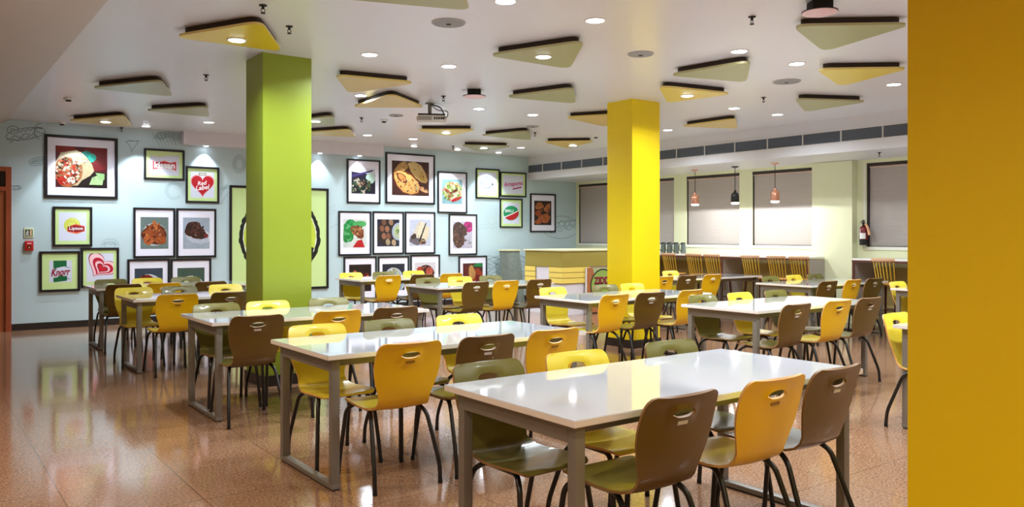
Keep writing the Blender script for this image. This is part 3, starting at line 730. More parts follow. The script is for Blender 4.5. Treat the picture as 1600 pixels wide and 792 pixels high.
art_bread = food((66, 26, 16), [('b', .12, .2, .17, .34, .7, (236, 200, 120), .05), ('b', -.05, .02, .2, .42, .55, (150, 76, 36), .05), ('b', -.02, 0, .2, .42, .6, (226, 168, 90), .06), ('b', -.25, .12, .16, .13, -.4, (196, 112, 50), .15), ('b', -.1, -.26, .26, .14, 0, (206, 130, 60), .1),
                                ('b', .28, .15, .1, .3, .5, (240, 204, 124), .08), ('b', -.12, .36, .12, .14, .4, (222, 180, 110), .1), ('b', .36, -.3, .16, .06, -.5, (214, 150, 84), .1), ('s', 50, -.05, -.05, .3, .34, .022, [(240, 206, 130), (206, 130, 60), (246, 222, 160)]),
                                ('s', 20, .38, -.35, .12, .1, .03, [(90, 30, 20), (40, 14, 10)]), ('b', .06, .34, .1, .14, .3, (252, 244, 220), .2)])
def cv(x0, y0, x1, y1, pts): return [((x-x0)/(x1-x0)-.5, .5-(y-y0)/(y1-y0)) for x, y in pts]
_B = (715, 165, 1190, 605)
art_bread = food((70, 28, 18), [('s', 40, 0, 0, .48, .48, .05, [(96, 44, 26), (50, 18, 12), (120, 60, 34)]),
 ('p', cv(*_B, [(738, 292), (800, 205), (860, 170), (915, 185), (918, 250), (860, 300)]), (206, 160, 90)),
 ('p', cv(*_B, [(905, 190), (1000, 165), (1090, 205), (1150, 300), (1184, 400), (1165, 452), (1090, 442), (1010, 385), (945, 300)]), (120, 60, 30)),
 ('p', cv(*_B, [(912, 188), (1000, 165), (1085, 210), (1143, 305), (1172, 400), (1150, 436), (1090, 428), (1015, 372), (952, 292)]), (240, 206, 130)),
 ('p', cv(*_B, [(1050, 320), (1100, 320), (1145, 380), (1150, 420), (1100, 415), (1060, 370)]), (222, 180, 84)),
 ('p', cv(*_B, [(733, 310), (800, 278), (880, 300), (965, 335), (1045, 415), (1080, 500), (1055, 575), (960, 598), (850, 570), (775, 490), (735, 390)]), (140, 70, 34)),
 ('p', cv(*_B, [(742, 312), (800, 288), (878, 308), (958, 345), (1036, 420), (1068, 500), (1044, 565), (960, 588), (858, 560), (785, 482), (745, 385)]), (232, 170, 92)),
 ('p', cv(*_B, [(762, 322), (830, 318), (880, 350), (915, 410), (905, 450), (845, 440), (790, 402)]), (110, 50, 24)),
 ('p', cv(*_B, [(790, 335), (830, 330), (868, 358), (898, 405), (880, 430), (840, 420), (805, 385)]), (214, 130, 66)),
 ('s', 60, -.02, -.18, .26, .2, .018, [(246, 206, 130), (214, 140, 70), (250, 222, 160)]),
 ('p', cv(*_B, [(1070, 488), (1110, 486), (1186, 555), (1150, 566), (1080, 540)]), (226, 160, 110)), ('s', 10, .36, -.3, .1, .06, .02, [(120, 50, 30), (240, 200, 150)])])
art_salad = food((150, 196, 206), [('b', .05, 0, .5, .42, 0, (226, 220, 190), .06), ('s', 80, .0, .0, .46, .42, .06, [(150, 190, 80), (206, 220, 130), (110, 150, 60), (214, 160, 110), (190, 90, 60), (236, 226, 190)]), ('b', .2, -.3, .28, .07, .35, (206, 40, 50), .08), ('b', -.2, .0, .22, .06, -.5, (170, 80, 50), .2), ('b', .1, .02, .2, .06, .4, (120, 60, 40), .2)])
art_purple = food((206, 200, 220), [('b', .3, .3, .3, .24, 0, (190, 20, 120), .1), ('s', 16, .3, .3, .18, .18, .05, [(230, 60, 160), (150, 10, 90)]), ('b', -.16, .15, .38, .36, 0, (66, 36, 30), .15), ('b', -.2, -.22, .3, .3, 0, (84, 50, 36), .15), ('s', 60, -.15, 0, .36, .44, .05, DK+[(140, 96, 70)]), ('s', 16, .36, -.3, .12, .18, .03, [(20, 20, 26), (240, 240, 250)])])
art_green = food((236, 240, 236), [('b', -.15, .2, .36, .3, 0, (30, 160, 80), .15), ('b', -.3, -.1, .24, .26, 0, (40, 150, 70), .15), ('b', .2, .34, .3, .12, 0, (90, 190, 110), .1), ('s', 20, -.2, .1, .26, .36, .07, [(20, 130, 60), (60, 190, 100), (120, 210, 140)]),
                                ('b', .12, .05, .34, .2, -.6, (150, 84, 50), .15), ('s', 34, .12, .05, .26, .22, .05, [(196, 120, 76), (120, 60, 36), (222, 160, 110), (90, 40, 26)]), ('p', [(-.1, -.5), (.1, -.26), (.3, -.22), (.42, -.5)], (206, 24, 34)), ('b', -.35, -.4, .2, .06, .6, (220, 236, 230), .1)])
art_eggs = food((36, 34, 58), [('b', -.05, 0, .52, .5, 0, (46, 28, 30), .02)]+[('b', x, y, .1, .13, .2, c, .05) for x, y, c in ((-.28, .16, (150, 96, 70)), (-.05, .14, (170, 116, 84)), (-.2, -.12, (160, 106, 80)), (.0, -.12, (140, 84, 62)), (-.02, -.34, (190, 170, 130)), (.25, -.36, (196, 166, 130)), (.12, .4, (170, 130, 100)), (-.2, .4, (130, 90, 66)))] +
                              [('b', .46, .05, .3, .36, 0, (176, 190, 214), .02), ('b', .48, .05, .24, .29, 0, (196, 206, 160), .03), ('b', .42, .06, .08, .09, 0, (120, 160, 60), .2)])
art_rolls = food((206, 210, 230), [('b', -.1, -.25, .4, .2, .2, (110, 100, 110), .2), ('p', [(-.12, .34), (.02, .46), (.1, .4), (-.22, -.2), (-.36, -.1)], (226, 212, 190)), ('p', [(.04, .42), (.28, .36), (.12, -.24), (-.2, -.18)], (240, 226, 196)), ('p', [(.2, .3), (.44, .2), (.4, -.2), (.12, -.36)], (232, 216, 186)),
                                ('p', [(.24, .36), (.3, .38), (.0, -.36), (-.08, -.32)], (30, 24, 24)), ('b', .12, -.33, .14, .12, 0, (90, 60, 46), .2), ('b', -.3, -.14, .14, .1, .4, (70, 46, 40), .2), ('s', 16, .1, -.33, .12, .1, .03, [(200, 120, 80), (60, 90, 50), (230, 210, 180)])])
art_ribs = food((36, 20, 22), [('b', -.1, -.1, .4, .36, 0, (90, 30, 22), .1), ('s', 60, 0, -.1, .46, .4, .07, [(150, 44, 30), (206, 120, 90), (96, 20, 16), (232, 190, 160), (60, 16, 14)])])
art_rice = food((28, 36, 56), [('b', 0, -.2, .48, .6, 0, (206, 216, 226), .02), ('b', 0, -.2, .42, .52, 0, (150, 176, 190), .03), ('s', 24, .05, .0, .26, .3, .06, [(216, 206, 130), (190, 170, 90), (230, 226, 190)])])
art_meatballs = food((234, 226, 232), [('b', 0, .0, .46, .44, 0, (70, 20, 16), .05), ('b', -.25, .2, .16, .15, 0, (190, 66, 46), .1), ('b', .2, .16, .17, .17, 0, (206, 96, 70), .1), ('b', -.1, -.05, .17, .15, 0, (200, 110, 80), .1), ('b', .14, -.16, .15, .13, 0, (150, 40, 30), .1), ('s', 18, 0, 0, .36, .34, .035, [(226, 140, 110), (120, 26, 20)])])
art_kebab = food((90, 40, 30), [('b', .25, -.05, .3, .36, .3, (170, 70, 34), .1), ('b', -.05, .14, .16, .3, .2, (214, 160, 90), .1), ('b', .3, .42, .26, .08, 0, (40, 150, 80), .2), ('b', -.25, -.42, .2, .18, 0, (230, 222, 236), .05), ('b', .3, -.2, .16, .28, .2, (120, 30, 24), .1), ('b', -.34, .1, .14, .3, 0, (110, 36, 26), .1)])
art_wings = food((34, 16, 14), [('b', -.2, .28, .26, .16, .2, (190, 110, 60), .2), ('b', .26, .2, .24, .14, .9, (206, 120, 70), .2), ('b', .1, -.22, .34, .2, 0, (200, 106, 56), .15), ('b', -.25, -.02, .18, .16, 0, (176, 84, 40), .2), ('b', -.22, -.34, .24, .12, .3, (190, 96, 50), .2), ('s', 40, 0, 0, .44, .42, .035, [(230, 160, 100), (150, 60, 26), (110, 36, 16), (214, 130, 70)])])
def heart(n=40):
    P = []
    for i in range(n):
        t = i*2*math.pi/n; P.append((16*math.sin(t)**3/32, (13*math.cos(t)-5*math.cos(2*t)-2*math.cos(3*t)-math.cos(4*t)+2.5)/32))
    return P
def logo(bg, fn):
    def f(t, w, h, cx, cz):
        a = Art(w, h, bg); fn(a, t, w, h, cx, cz)
    return f
SHEET = (216, 222, 240)
def lg_kissan(a, t, w, h, cx, cz):
    a.poly([(-.42, .16), (-.2, .12), (.0, .22), (.2, .12), (.42, .2), (.42, -.3), (.2, -.2), (-.1, -.2), (-.42, -.28)], (246, 200, 205))
    a.poly([(-.4, .13), (-.2, .1), (.0, .17), (.2, .09), (.4, .16), (.4, -.26), (.2, -.17), (-.1, -.17), (-.4, -.24)], (196, 16, 46))
    a.poly([(-.1, .34), (.1, .42), (.5, .44), (.5, .5), (-.5, .5), (-.5, .38)], (206, 226, 160))
    a.build('print', t, M_LOGO, cx, cz, -.0125)
    add_text('kissan', cx, cz-h*.03, w*.72, h*.3, (246, 246, 250), -.0165, t, bold=.045)
def lg_redlabel(a, t, w, h, cx, cz):
    a.poly([(x*1.02, (y*1.1-.06)*w/h) for x, y in heart()], (232, 170, 176)); a.poly([(x*.94, (y*1.0-.06)*w/h) for x, y in heart()], (190, 20, 40))
    a.poly([(-.16, .36), (.16, .36), (.16, .46), (-.16, .46)], (120, 110, 96)); a.poly([(-.13, .38), (.13, .38), (.13, .44), (-.13, .44)], (206, 200, 190))
    a.build('print', t, M_LOGO, cx, cz, -.0125)
    add_text('Red', cx-w*.02, cz+h*.07, w*.42, h*.16, (250, 240, 244), -.0165, t, shear=.3, bold=.02, rot=.15)
    add_text('Label', cx, cz-h*.1, w*.62, h*.18, (250, 240, 244), -.0165, t, shear=.3, bold=.02, rot=.15)
def lg_lipton(a, t, w, h, cx, cz):
    a.blob(-.02, .05, .3, .3, 0, (206, 216, 90), .0, 32); a.blob(.0, .06, .24, .24, 0, (222, 226, 120), .0, 32); a.blob(-.02, .05, .2, .2, 0, (196, 206, 70), .02, 32); a.blob(-.02, .05, .16, .16, 0, (216, 222, 110), .02, 32)
    a.poly([(-.2, -.02), (.1, .1), (.44, .02), (.44, -.16), (.14, -.26), (-.2, -.18)], (236, 120, 90)); a.poly([(-.18, .0), (.1, .06), (.42, .0), (.42, -.15), (.14, -.2), (-.18, -.16)], (150, 14, 34))
    a.build('print', t, M_LOGO, cx, cz, -.0125)
    add_text('Lipton', cx+w*.12, cz-h*.075, w*.5, h*.15, (246, 236, 240), -.0165, t, bold=.02)
def lg_knorr(a, t, w, h, cx, cz):
    g = (16, 104, 60)
    a.poly([(-.32, .5), (.26, .5), (.26, .24), (.0, .2), (-.32, .12)], g); a.poly([(-.32, -.42), (-.3, -.5), (.28, -.44), (.28, -.22), (.05, -.24), (-.32, -.3)], g)
    for s0 in (0, -.52):
        P = [(-.44+i*.088, s0+.04+.12*math.sin(i*.6-1.2)+i*.024) for i in range(11)]
        a.poly(P+[(x, y+.06*(1-abs(i-5)/6)) for i, (x, y) in reversed(list(enumerate(P)))], g)
    a.build('print', t, M_LOGO, cx, cz, -.0125)
    add_text('Knorr', cx, cz-h*.03, w*.86, h*.34, (150, 20, 60), -.0165, t, shear=.35, bold=.025, rot=.08)
def lg_heart(a, t, w, h, cx, cz):
    P = heart(60); r = -.62; c, s = math.cos(r), math.sin(r)
    for k, col, ox, oy in ((1.08, (150, 20, 50), 0, 0), (1.0, (250, 206, 214), 0, 0), (.76, (190, 20, 54), .03, -.03), (.55, (250, 206, 214), .04, -.05), (.4, (150, 16, 44), .05, -.06), (.3, (206, 30, 50), .05, -.06)):
        a.poly([((x*k*1.15*c-y*k*.95*s)+ox, (x*k*1.15*s+y*k*.95*c+oy)*w/h) for x, y in P], col)
    a.build('print', t, M_LOGO, cx, cz, -.0125)
def lg_bowl(a, t, w, h, cx, cz):
    for k, (x, y, rx) in enumerate(((-.05, .1, .34), (-.05, .02, .3))):
        a.blob(x, y, rx, .24, 0, (96, 120, 150), .02, 30); a.blob(x, y, rx-.03, .21, 0, (216, 222, 240), .02, 30)
    for q in range(3):
        X0 = -.28+.16*q; a.poly([(X0, .02), (X0+.05, .1), (X0+.08, .1), (X0+.04, .02)], (96, 120, 150)); a.poly([(X0+.06, .1), (X0+.12, .02), (X0+.14, .02), (X0+.09, .1)], (96, 120, 150))
    a.blob(.26, -.02, .05, .05, 0, (60, 90, 80), .2); a.build('print', t, M_LOGO, cx, cz, -.0125)
def lg_anna(a, t, w, h, cx, cz):
    a.poly([(-.04, -.28), (.4, -.16), (.42, -.08), (-.02, -.2)], (176, 30, 110)); a.build('print', t, M_LOGO, cx, cz, -.0125)
    add_text('Annapurna', cx, cz+h*.02, w*.94, h*.32, (206, 40, 120), -.0165, t, shear=.25, bold=.015, rot=.1)
def lg_oval(a, t, w, h, cx, cz):
    a.blob(0, 0, .47, .36, .05, (24, 150, 96), 0, 36); a.poly([(-.4, -.2), (-.2, -.12), (.1, -.02), (.46, .12), (.44, -.1), (.2, -.3), (-.1, -.34)], (190, 30, 40)); a.poly([(-.42, -.17), (-.2, -.1), (.1, .0), (.45, .15), (.46, .11), (.1, -.05), (-.2, -.15), (-.4, -.22)], (240, 240, 240))
    a.build('print', t, M_LOGO, cx, cz, -.0125); add_text('BRU', cx-w*.12, cz+h*.1, w*.5, h*.14, (230, 244, 236), -.0165, t, bold=.02)
def lg_round(a, t, w, h, cx, cz):
    a = Art(w, h, (206, 232, 158)); A_ = w/h
    def ring(r, col, jag): 
        P = [(r*(1+random.uniform(-jag, jag))*math.cos(i*.0628)*.5, r*(1+random.uniform(-jag, jag))*math.sin(i*.0628)*.5*A_+.02) for i in range(100)]
        a.poly(P, col)
    ring(.86, (20, 26, 24), .02); ring(.78, (226, 238, 222), .01); ring(.76, (196, 214, 70), .01)
    a.poly([(.18, -.02*A_), (.36, -.1*A_), (.33, -.24*A_), (.22, -.32*A_), (.16, -.2*A_)], (20, 26, 24))
    a.build('print', t, M_LOGO, cx, cz, -.0125)
PG = 'framed pictures on the back wall'
LP = (.1, .1, .9, .9)
picture(69, 183.5, 210.5, 215.5, 309, 311, 'big black-framed photo of a chicken wrap with lime wedges', PG, art_wrap, pr=(.115, .14, .885, .86), fw=.05)
picture(224.5, 288, 231.5, 235, 280, 282.5, 'framed red ribbon logo reading kissan', PG, logo(SHEET, lg_kissan), M_LIMEMAT, pr=LP, fw=.04)
picture(289.7, 342, 259.5, 261.5, 317, 317.5, 'framed red heart logo reading Red Label', PG, logo(SHEET, lg_redlabel), M_LIMEMAT, pr=LP, fw=.04)
picture(82.2, 143.7, 322.5, 323.5, 385.3, 385, 'framed yellow sun and red badge logo reading Lipton', PG, logo(SHEET, lg_lipton), M_LIMEMAT, pr=LP, fw=.04)
picture(61.4, 124.8, 392.5, 392.3, 456, 454.5, 'framed green and red logo reading Knorr', PG, logo(SHEET, lg_knorr), M_LIMEMAT, pr=(.2, .2, .84, .8), fw=.04)
picture(125.8, 185.5, 387, 387, 449, 448, 'framed pink and red swirling heart logo', PG, logo(SHEET, lg_heart), M_LIMEMAT, pr=LP, fw=.04)
picture(208, 273.4, 324, 325.5, 402.8, 402.3, 'framed photo of roast chicken pieces in a round dish', PG, art_chicken, pr=(.13, .15, .87, .84), fw=.038)
picture(275, 337.3, 325.3, 326.3, 402.3, 402, 'framed photo of dark glazed meat on a white plate', PG, art_dark, pr=(.13, .15, .87, .84), fw=.038)
picture(198.7, 264.7, 404.5, 404.5, 483, 482, 'framed photo of a red tandoori dish, below the roast chicken', PG, art_tandoor, pr=(.13, .15, .87, .84), fw=.038)
picture(266, 329.5, 404, 404, 482, 480, 'framed photo of pale dumplings in green, below the dark meat', PG, art_dumpling, pr=(.13, .15, .87, .84), fw=.038)
picture(358, 512.7, 290, 294, 456, 451, 'very large lime green framed poster behind the green column', PG, logo(SHEET, lg_round), M_LIMEMAT, pr=(.0, .0, 1, 1), fw=.05)
picture(541.5, 593.6, 248.6, 250, 318, 317.7, 'framed photo of salad with a purple cloth, left of the bread', PG, art_samosa, pr=(.1, .2, .88, .82), fw=.036)
picture(601.8, 678.9, 238, 242, 317.8, 319.4, 'big framed photo of golden filled flatbread halves', PG, art_bread, pr=(.1, .14, .9, .87), fw=.042)
picture(683.3, 729, 267.5, 269.5, 333, 332.8, 'framed photo of a green and red salad, right of the bread', PG, art_salad, pr=(.12, .2, .86, .84), fw=.034)
picture(743, 779.8, 262.3, 265, 309.8, 311, 'framed faint grey round logo on white', PG, logo(SHEET, lg_bowl), M_LIMEMAT, pr=(.08, .08, .92, .92), fw=.034)
picture(780.8, 821.5, 268.7, 270, 307.5, 307.8, 'framed pink script logo reading Annapurna', PG, logo(SHEET, lg_anna), M_LIMEMAT, pr=(.08, .08, .92, .92), fw=.034)
picture(780.4, 815.5, 310, 310.5, 355.7, 355.5, 'framed green and red oval logo', PG, logo(SHEET, lg_oval), M_LIMEMAT, pr=(.1, .1, .9, .9), fw=.034)
picture(827.8, 867.4, 302, 303.5, 362.7, 362.7, 'framed photo of fried chicken wings on black, rightmost picture', PG, art_wings, pr=(.12, .16, .86, .84), fw=.038)
picture(528.2, 579.4, 329.8, 330, 399.4, 399, 'framed photo of meat on green leaves with tomato', PG, art_green, pr=(.11, .16, .89, .84), fw=.036)
picture(581.6, 630.3, 330.3, 330.5, 397.4, 397, 'framed photo of round brown balls beside a green dip', PG, art_eggs, pr=(.11, .16, .89, .84), fw=.036)
picture(632, 679.2, 330.7, 331, 396.6, 396.3, 'framed photo of pale rolled wraps standing upright', PG, art_rolls, pr=(.11, .16, .89, .84), fw=.036)
picture(700.6, 744.6, 334.4, 334.6, 398.4, 398, 'framed photo of dark meat with bright pink onions', PG, art_purple, pr=(.11, .14, .86, .84), fw=.034)
picture(536.4, 587.8, 400.6, 400.6, 468, 467.5, 'framed photo of dark red ribs, below the meat on leaves', PG, art_ribs, pr=(.13, .16, .87, .84), fw=.036)
picture(589.8, 638.5, 400, 400, 466, 465.5, 'framed photo of rice in a glass bowl, lower row', PG, art_rice, pr=(.11, .16, .89, .84), fw=.036)
picture(640.6, 686.6, 397.8, 397.8, 463, 462.5, 'framed photo of red meatballs in a heart dish, lower row', PG, art_meatballs, pr=(.11, .16, .89, .84), fw=.036)
picture(716, 760, 399.6, 399.6, 463, 462, 'framed photo of a kebab with green garnish, right of lower row', PG, art_kebab, pr=(.12, .16, .88, .84), fw=.034)

# wall drawings (thin painted lines)
def wall_drawing(lines, label, r=.005, m=M_LINE, fill=None):
    pts0 = on_y(lines[0][0][0], lines[0][0][1], YW)
    bm = bmesh.new()
    for L in lines:
        P = [on_y(a, b, YW-.0015)-pts0 for a, b in L]
        for i in range(len(P)-1):
            d = P[i+1]-P[i]
            if d.length < 1e-4: continue
            nrm = Vector((-d.z, 0, d.x)).normalized()*r*.5
            q = [P[i]-nrm, P[i+1]-nrm, P[i+1]+nrm, P[i]+nrm]
            f = bm.faces.new([bm.verts.new(v) for v in q]); f.normal_update()
            if f.normal.y > 0: f.normal_flip()
    o = finish(bm, 'wall_drawing', m); o.location = pts0; tag(o, label, 'wall drawing', 'line drawings on the back wall')
    return o
def ell(cx, cy, rx, ry, a0=0, a1=360, n=24, rot=0):
    c, s = math.cos(math.radians(rot)), math.sin(math.radians(rot)); out = []
    for i in range(n+1):
        t = math.radians(a0+(a1-a0)*i/n); x, y = rx*math.cos(t), ry*math.sin(t); out.append((cx+x*c-y*s, cy+x*s+y*c))
    return out
def scrib(x0, y0, x1, y1, n):
    return [(random.uniform(x0, x1), random.uniform(y0, y1)) for _ in range(n)]
def wob(x0, y0, x1, y1, amp, k, n=24):
    return [(x0+(x1-x0)*i/n, y0+(y1-y0)*i/n+amp*math.sin(i*k)) for i in range(n+1)]
wall_drawing([ell(40, 209, 31, 9, rot=-8), ell(20, 203, 9, 6), ell(20, 203, 3, 2), wob(10, 217, 68, 205, 2.5, .9), wob(14, 221, 60, 212, 2, 1.1), wob(30, 205, 66, 199, 2, 1.2), ell(62, 205, 8, 12, 90, 290)], 'pencil drawing of a fish at the top left wall corner', .012)
wall_drawing([ell(60, 252, 15, 6, rot=-10), ell(60, 252, 11, 3, rot=-10), wob(48, 254, 69, 250, 1.5, 1.4)], 'small oval pencil drawing left of the big wrap picture', .01)
wall_drawing([ell(27, 293, 6, 3), [(17, 290), (27, 291), (32, 294), (22, 297), (17, 296)]], 'small leaf drawing just right of the door frame', .01)
wall_drawing([[(196, 220), (203, 228), (206, 238)], [(200, 219), (216, 221), (206, 236)], [(196, 221), (218, 220)]], 'small triangular sketch right of the big wrap picture', .009)
wall_drawing([ell(262, 222, 24-3*k, 16-2*k, 200, 345) for k in range(5)]+[[(238+6*k, 208), (250+5*k, 228)] for k in range(6)]+[ell(252, 212, 8, 5)], 'fan shaped leaf sketch above the kissan picture', .008)
wall_drawing([ell(272, 298, 14-2*k, 14-2*k, 40, 330) for k in range(3)]+[wob(262, 288, 288, 287, 1.5, 1.6)], 'circular sketch left of the red heart picture', .007, M_LINEF)
wall_drawing([ell(374, 256, 10-2*k, 14-3*k) for k in range(3)], 'shell sketch beside the green column', .009)
wall_drawing([wob(343, 305, 357, 285, 2, 1.3), wob(345, 318, 357, 300, 2, 1.1), wob(343, 295, 357, 292, 3, 1.1)], 'twig sketch left of the large green poster', .007, M_LINEF)
wall_drawing([ell(172, 383, 14, 10), ell(172, 383, 9, 6), wob(160, 380, 184, 381, 2, 1.5)], 'faint bun sketch between the logo pictures and roast chicken', .007, M_LINEF)
wall_drawing([ell(876, 355, 29, 17.5), wob(855, 350, 903, 343, 2.5, 1.0), wob(852, 358, 903, 352, 2.5, 1.3), wob(858, 362, 900, 356, 2, .8)]+[ell(862+8*k, 352-k, 5, 4) for k in range(5)], 'large oval plate drawing with vegetables right of the wings picture', .012)
random.seed(3)
mur = [wob(755+random.uniform(-4, 6), 402+k*2.1, 823, 399+k*2.3, 1.5+random.random(), .8+random.random()) for k in range(16)]
wall_drawing(mur, 'dense wavy hill sketch low on the wall left of the kiosk', .008, M_LINE)
wall_drawing([wob(486, 330+4*k, 524, 322+5*k, 1.5, .5+.1*k) for k in range(3)]+[wob(514, 356, 528, 350, 1.2, .9)], 'faint line sketch right of the large green poster', .006, M_LINEF)
wall_drawing([wob(820, 345, 826, 343, 1, .9, 8)]+[wob(746, 352+5*k, 778, 350+5*k, 1.4, .8) for k in range(2)], 'faint lines beneath the oval logo picture', .006, M_LINEF)

# exit sign and fire call point near the door
a, b = on_y(37.5, 356, YW), on_y(52.5, 371.5, YW)
t = thing('exit_sign', 'small green emergency exit sign with white running figure, left of the pictures', 'sign', ((a.x+b.x)/2, YW, b.z))
w, h = b.x-a.x, a.z-b.z
boxo('sign_plate', (-w/2, -.012, 0, w/2, 0, h), mat('sign_cream', (214, 222, 190), .4), t, .002)
boxo('sign_field', (-w*.38, -.0135, h*.14, w*.38, -.012, h*.84), mat('sign_dark_green', (44, 66, 30), .4), t)
bm = bmesh.new()
lathe(bm, [(h*.07, 0), (h*.07, .002)], 12)
for v in bm.verts: v.co = Vector((v.co.x-w*.14, -.0138-v.co.z, v.co.y+h*.68))
def strip(bm, p, q, r, y):
    p, q = Vector((p[0], y, p[1])), Vector((q[0], y, q[1])); d = (q-p).normalized(); n = Vector((-d.z, 0, d.x))*r
    f = bm.faces.new([bm.verts.new(v) for v in (p-n, q-n, q+n, p+n)]); f.normal_update()
    if f.normal.y > 0: f.normal_flip()
for p, q in (((-.14, .6), (-.2, .4)), ((-.2, .4), (-.06, .3)), ((-.06, .3), (-.1, .18)), ((-.2, .4), (-.3, .24)), ((-.14, .56), (-.02, .5)), ((-.16, .56), (-.3, .5))):
    strip(bm, (p[0]*w, p[1]*h), (q[0]*w, q[1]*h), h*.045, -.0142)
finish(bm, 'running_figure', M_WHITEP, t)
bm = bmesh.new(); strip(bm, (w*.2, h*.2), (w*.2, h*.78), w*.1, -.014); finish(bm, 'doorway_symbol', mat('sign_tan', (220, 190, 150), .4), t)
a, b = on_y(38.5, 376.5, YW), on_y(52, 391.5, YW)
t = thing('fire_call_point', 'small red fire alarm call point under the exit sign', 'alarm', ((a.x+b.x)/2, YW, b.z)); w, h = b.x-a.x, a.z-b.z
boxo('alarm_box', (-w/2, -.04, 0, w/2, 0, h), M_REDP, t, .006)
boxo('alarm_stripe', (-w*.25, -.0415, h*.7, w*.25, -.04, h*.8), M_PINK, t)
boxo('alarm_glass', (-w*.28, -.043, h*.2, w*.28, -.04, h*.6), mat('alarm_dark_red', (120, 12, 18), .15), t)
bm = bmesh.new(); lathe(bm, [(w*.07, 0), (w*.06, .005)], 12)
for v in bm.verts: v.co = Vector((v.co.x, -.043-v.co.z, v.co.y+h*.32))
finish(bm, 'alarm_button', M_WHITEP, t)

# ---------------------------------------------------------------- bar counters with stools
def counter(y0, y1, panels, label, notch=False):
    t = thing('bar_counter', label, 'counter', (XW-.6, y0, 0), 0, 'window bar counters'); L = y1-y0
    bm = bmesh.new(); n = .26 if notch else 0
    if notch: prism(bm, [(-.02, 0), (.43, 0), (.43, n), (.57, n), (.57, L), (-.02, L)], 1.018, 1.045)
    else: prism(bm, [(-.02, 0), (.57, 0), (.57, L), (-.02, L)], 1.018, 1.045)
    finish(bm, 'counter_top', M_CTOP, t)
    bm = bmesh.new(); box(bm, -.018, .0, .985, .01, L, 1.018)
    finish(bm, 'front_edge', M_CBROWN, t)
    for py in panels:
        q = boxo('support_panel', (.0, py-y0, 0, .43 if notch and py == panels[0] else .57, py-y0+.035, 1.0), M_CPANEL, t)
        boxo('panel_edge', (-.016, py-y0-.002, 0, .0, py-y0+.037, .99), M_CBROWN, q)
    boxo('back_panel', (.555, n+.02, .08, .569, L-.04, .9), M_CBACK, t)
counter(7.5, 13.3, [7.5, 9.2, 11.2, 13.2], 'long white-topped bar counter under the windows, with brown edging', True)
counter(4.0, 6.76, [6.72, 4.05], 'shorter white-topped bar counter at the right, beneath the fire extinguisher')
def make_stool():
    t = thing('bar_stool', 'x', 'stool')          # faces +x (towards the counter)
    bm = bmesh.new(); lathe(bm, [(.05, .665), (.15, .668), (.172, .678), (.177, .692), (.165, .702), (.08, .697)], 26)
    for v in bm.verts: v.co.y *= 1.08
    finish(bm, 'seat', M_STSEAT, t, 40)
    cor = [(-.12, -.13), (-.12, .13), (.12, -.13), (.12, .13)]
    for (x, y) in cor:
        bm = bmesh.new(); tube(bm, [(x*1.5, y*1.25, 0), (x, y, .67)], .016, 10, r2=.019); finish(bm, 'leg', M_STLEG, t, 60)
    for z, k in ((.24, 1.2), (.32, 1.17)):
        for (p, q) in (((-.12, -.12), (-.12, .12)), ((.12, -.12), (.12, .12))) if z > .3 else (((-.12, -.13), (.12, -.13)), ((-.12, .13), (.12, .13))):
            bm = bmesh.new(); tube(bm, [(p[0]*k, p[1]*k, z), (q[0]*k, q[1]*k, z)], .01, 8); finish(bm, 'stretcher', M_STLEG, t, 60)
    for i in range(7):
        u = -1+2*i/6; y0, y1 = u*.13, u*.145; x0 = -.15-.02*(1-u*u); x1 = -.215-.035*(1-u*u)
        bm = bmesh.new(); tube(bm, [(x0+.02, y0, .69), (x1, y1, 1.035)], .0075, 8); finish(bm, 'spindle', M_SPIND, t, 60)
    bm = bmesh.new(); pts = [(-.215-.035*(1-(u/6-1)**2), (u/6-1)*.165, 1.045) for u in range(13)]
    tube(bm, pts, .015, 10)
    for v in bm.verts: v.co.z = 1.045+(v.co.z-1.045)*1.7
    finish(bm, 'crest_rail', M_CREST, t, 60)
    index_kids(t); return t
ST = make_stool(); first = True
names = ['beside the far yellow column', 'second from the far yellow column', 'just left of the grey counter panel', 'just right of the grey counter panel',
         'between two stools under the wide window', 'rightmost at the long counter', 'alone at the shorter right-hand counter']
for px, nm in zip((1042, 1080, 1109, 1168, 1209, 1244, 1377), names):
    y = on_x(px, 400, 11.07).y
    o = ST if first else copy_tree(ST); first = False
    o.location = (11.32, y, 0); o.rotation_euler = (0, 0, random.uniform(-.12, .12)); tag(o, 'yellow spindle-back bar stool with dark red legs, '+nm, 'stool', 'spindle-back bar stools')
# jugs on the counter
for i, (px, s, nm) in enumerate(((1036.5, .7, 'leftmost'), (1046, .75, 'second from left'), (1056.5, .75, 'third from left'), (1067.5, .7, 'rightmost'))):
    y = on_x(px, 390, 11.75).y
    t = thing('glass_jug', 'tall grey jug with handle on the long bar counter, %s of four' % nm, 'jug', (11.75, y, 1.045), math.radians(180), 'jugs on the bar counter')
    bm = bmesh.new(); lathe(bm, [(.06*s, 0), (.07*s, .02), (.068*s, .12), (.058*s, .17), (.062*s, .195)], 20); finish(bm, 'jug_body', M_GLASSY, t, 50)
    bm = bmesh.new(); lathe(bm, [(.063*s, .195), (.064*s, .205), (.02, .212)], 20); finish(bm, 'jug_lid', M_RUB, t, 50)
    bm = bmesh.new(); tube(bm, bend([(.06*s, 0, .185), (.115, 0, .18), (.115, 0, .07), (.065*s, 0, .045)], .03), .008, 8); finish(bm, 'jug_handle', M_RUB, t, 60)
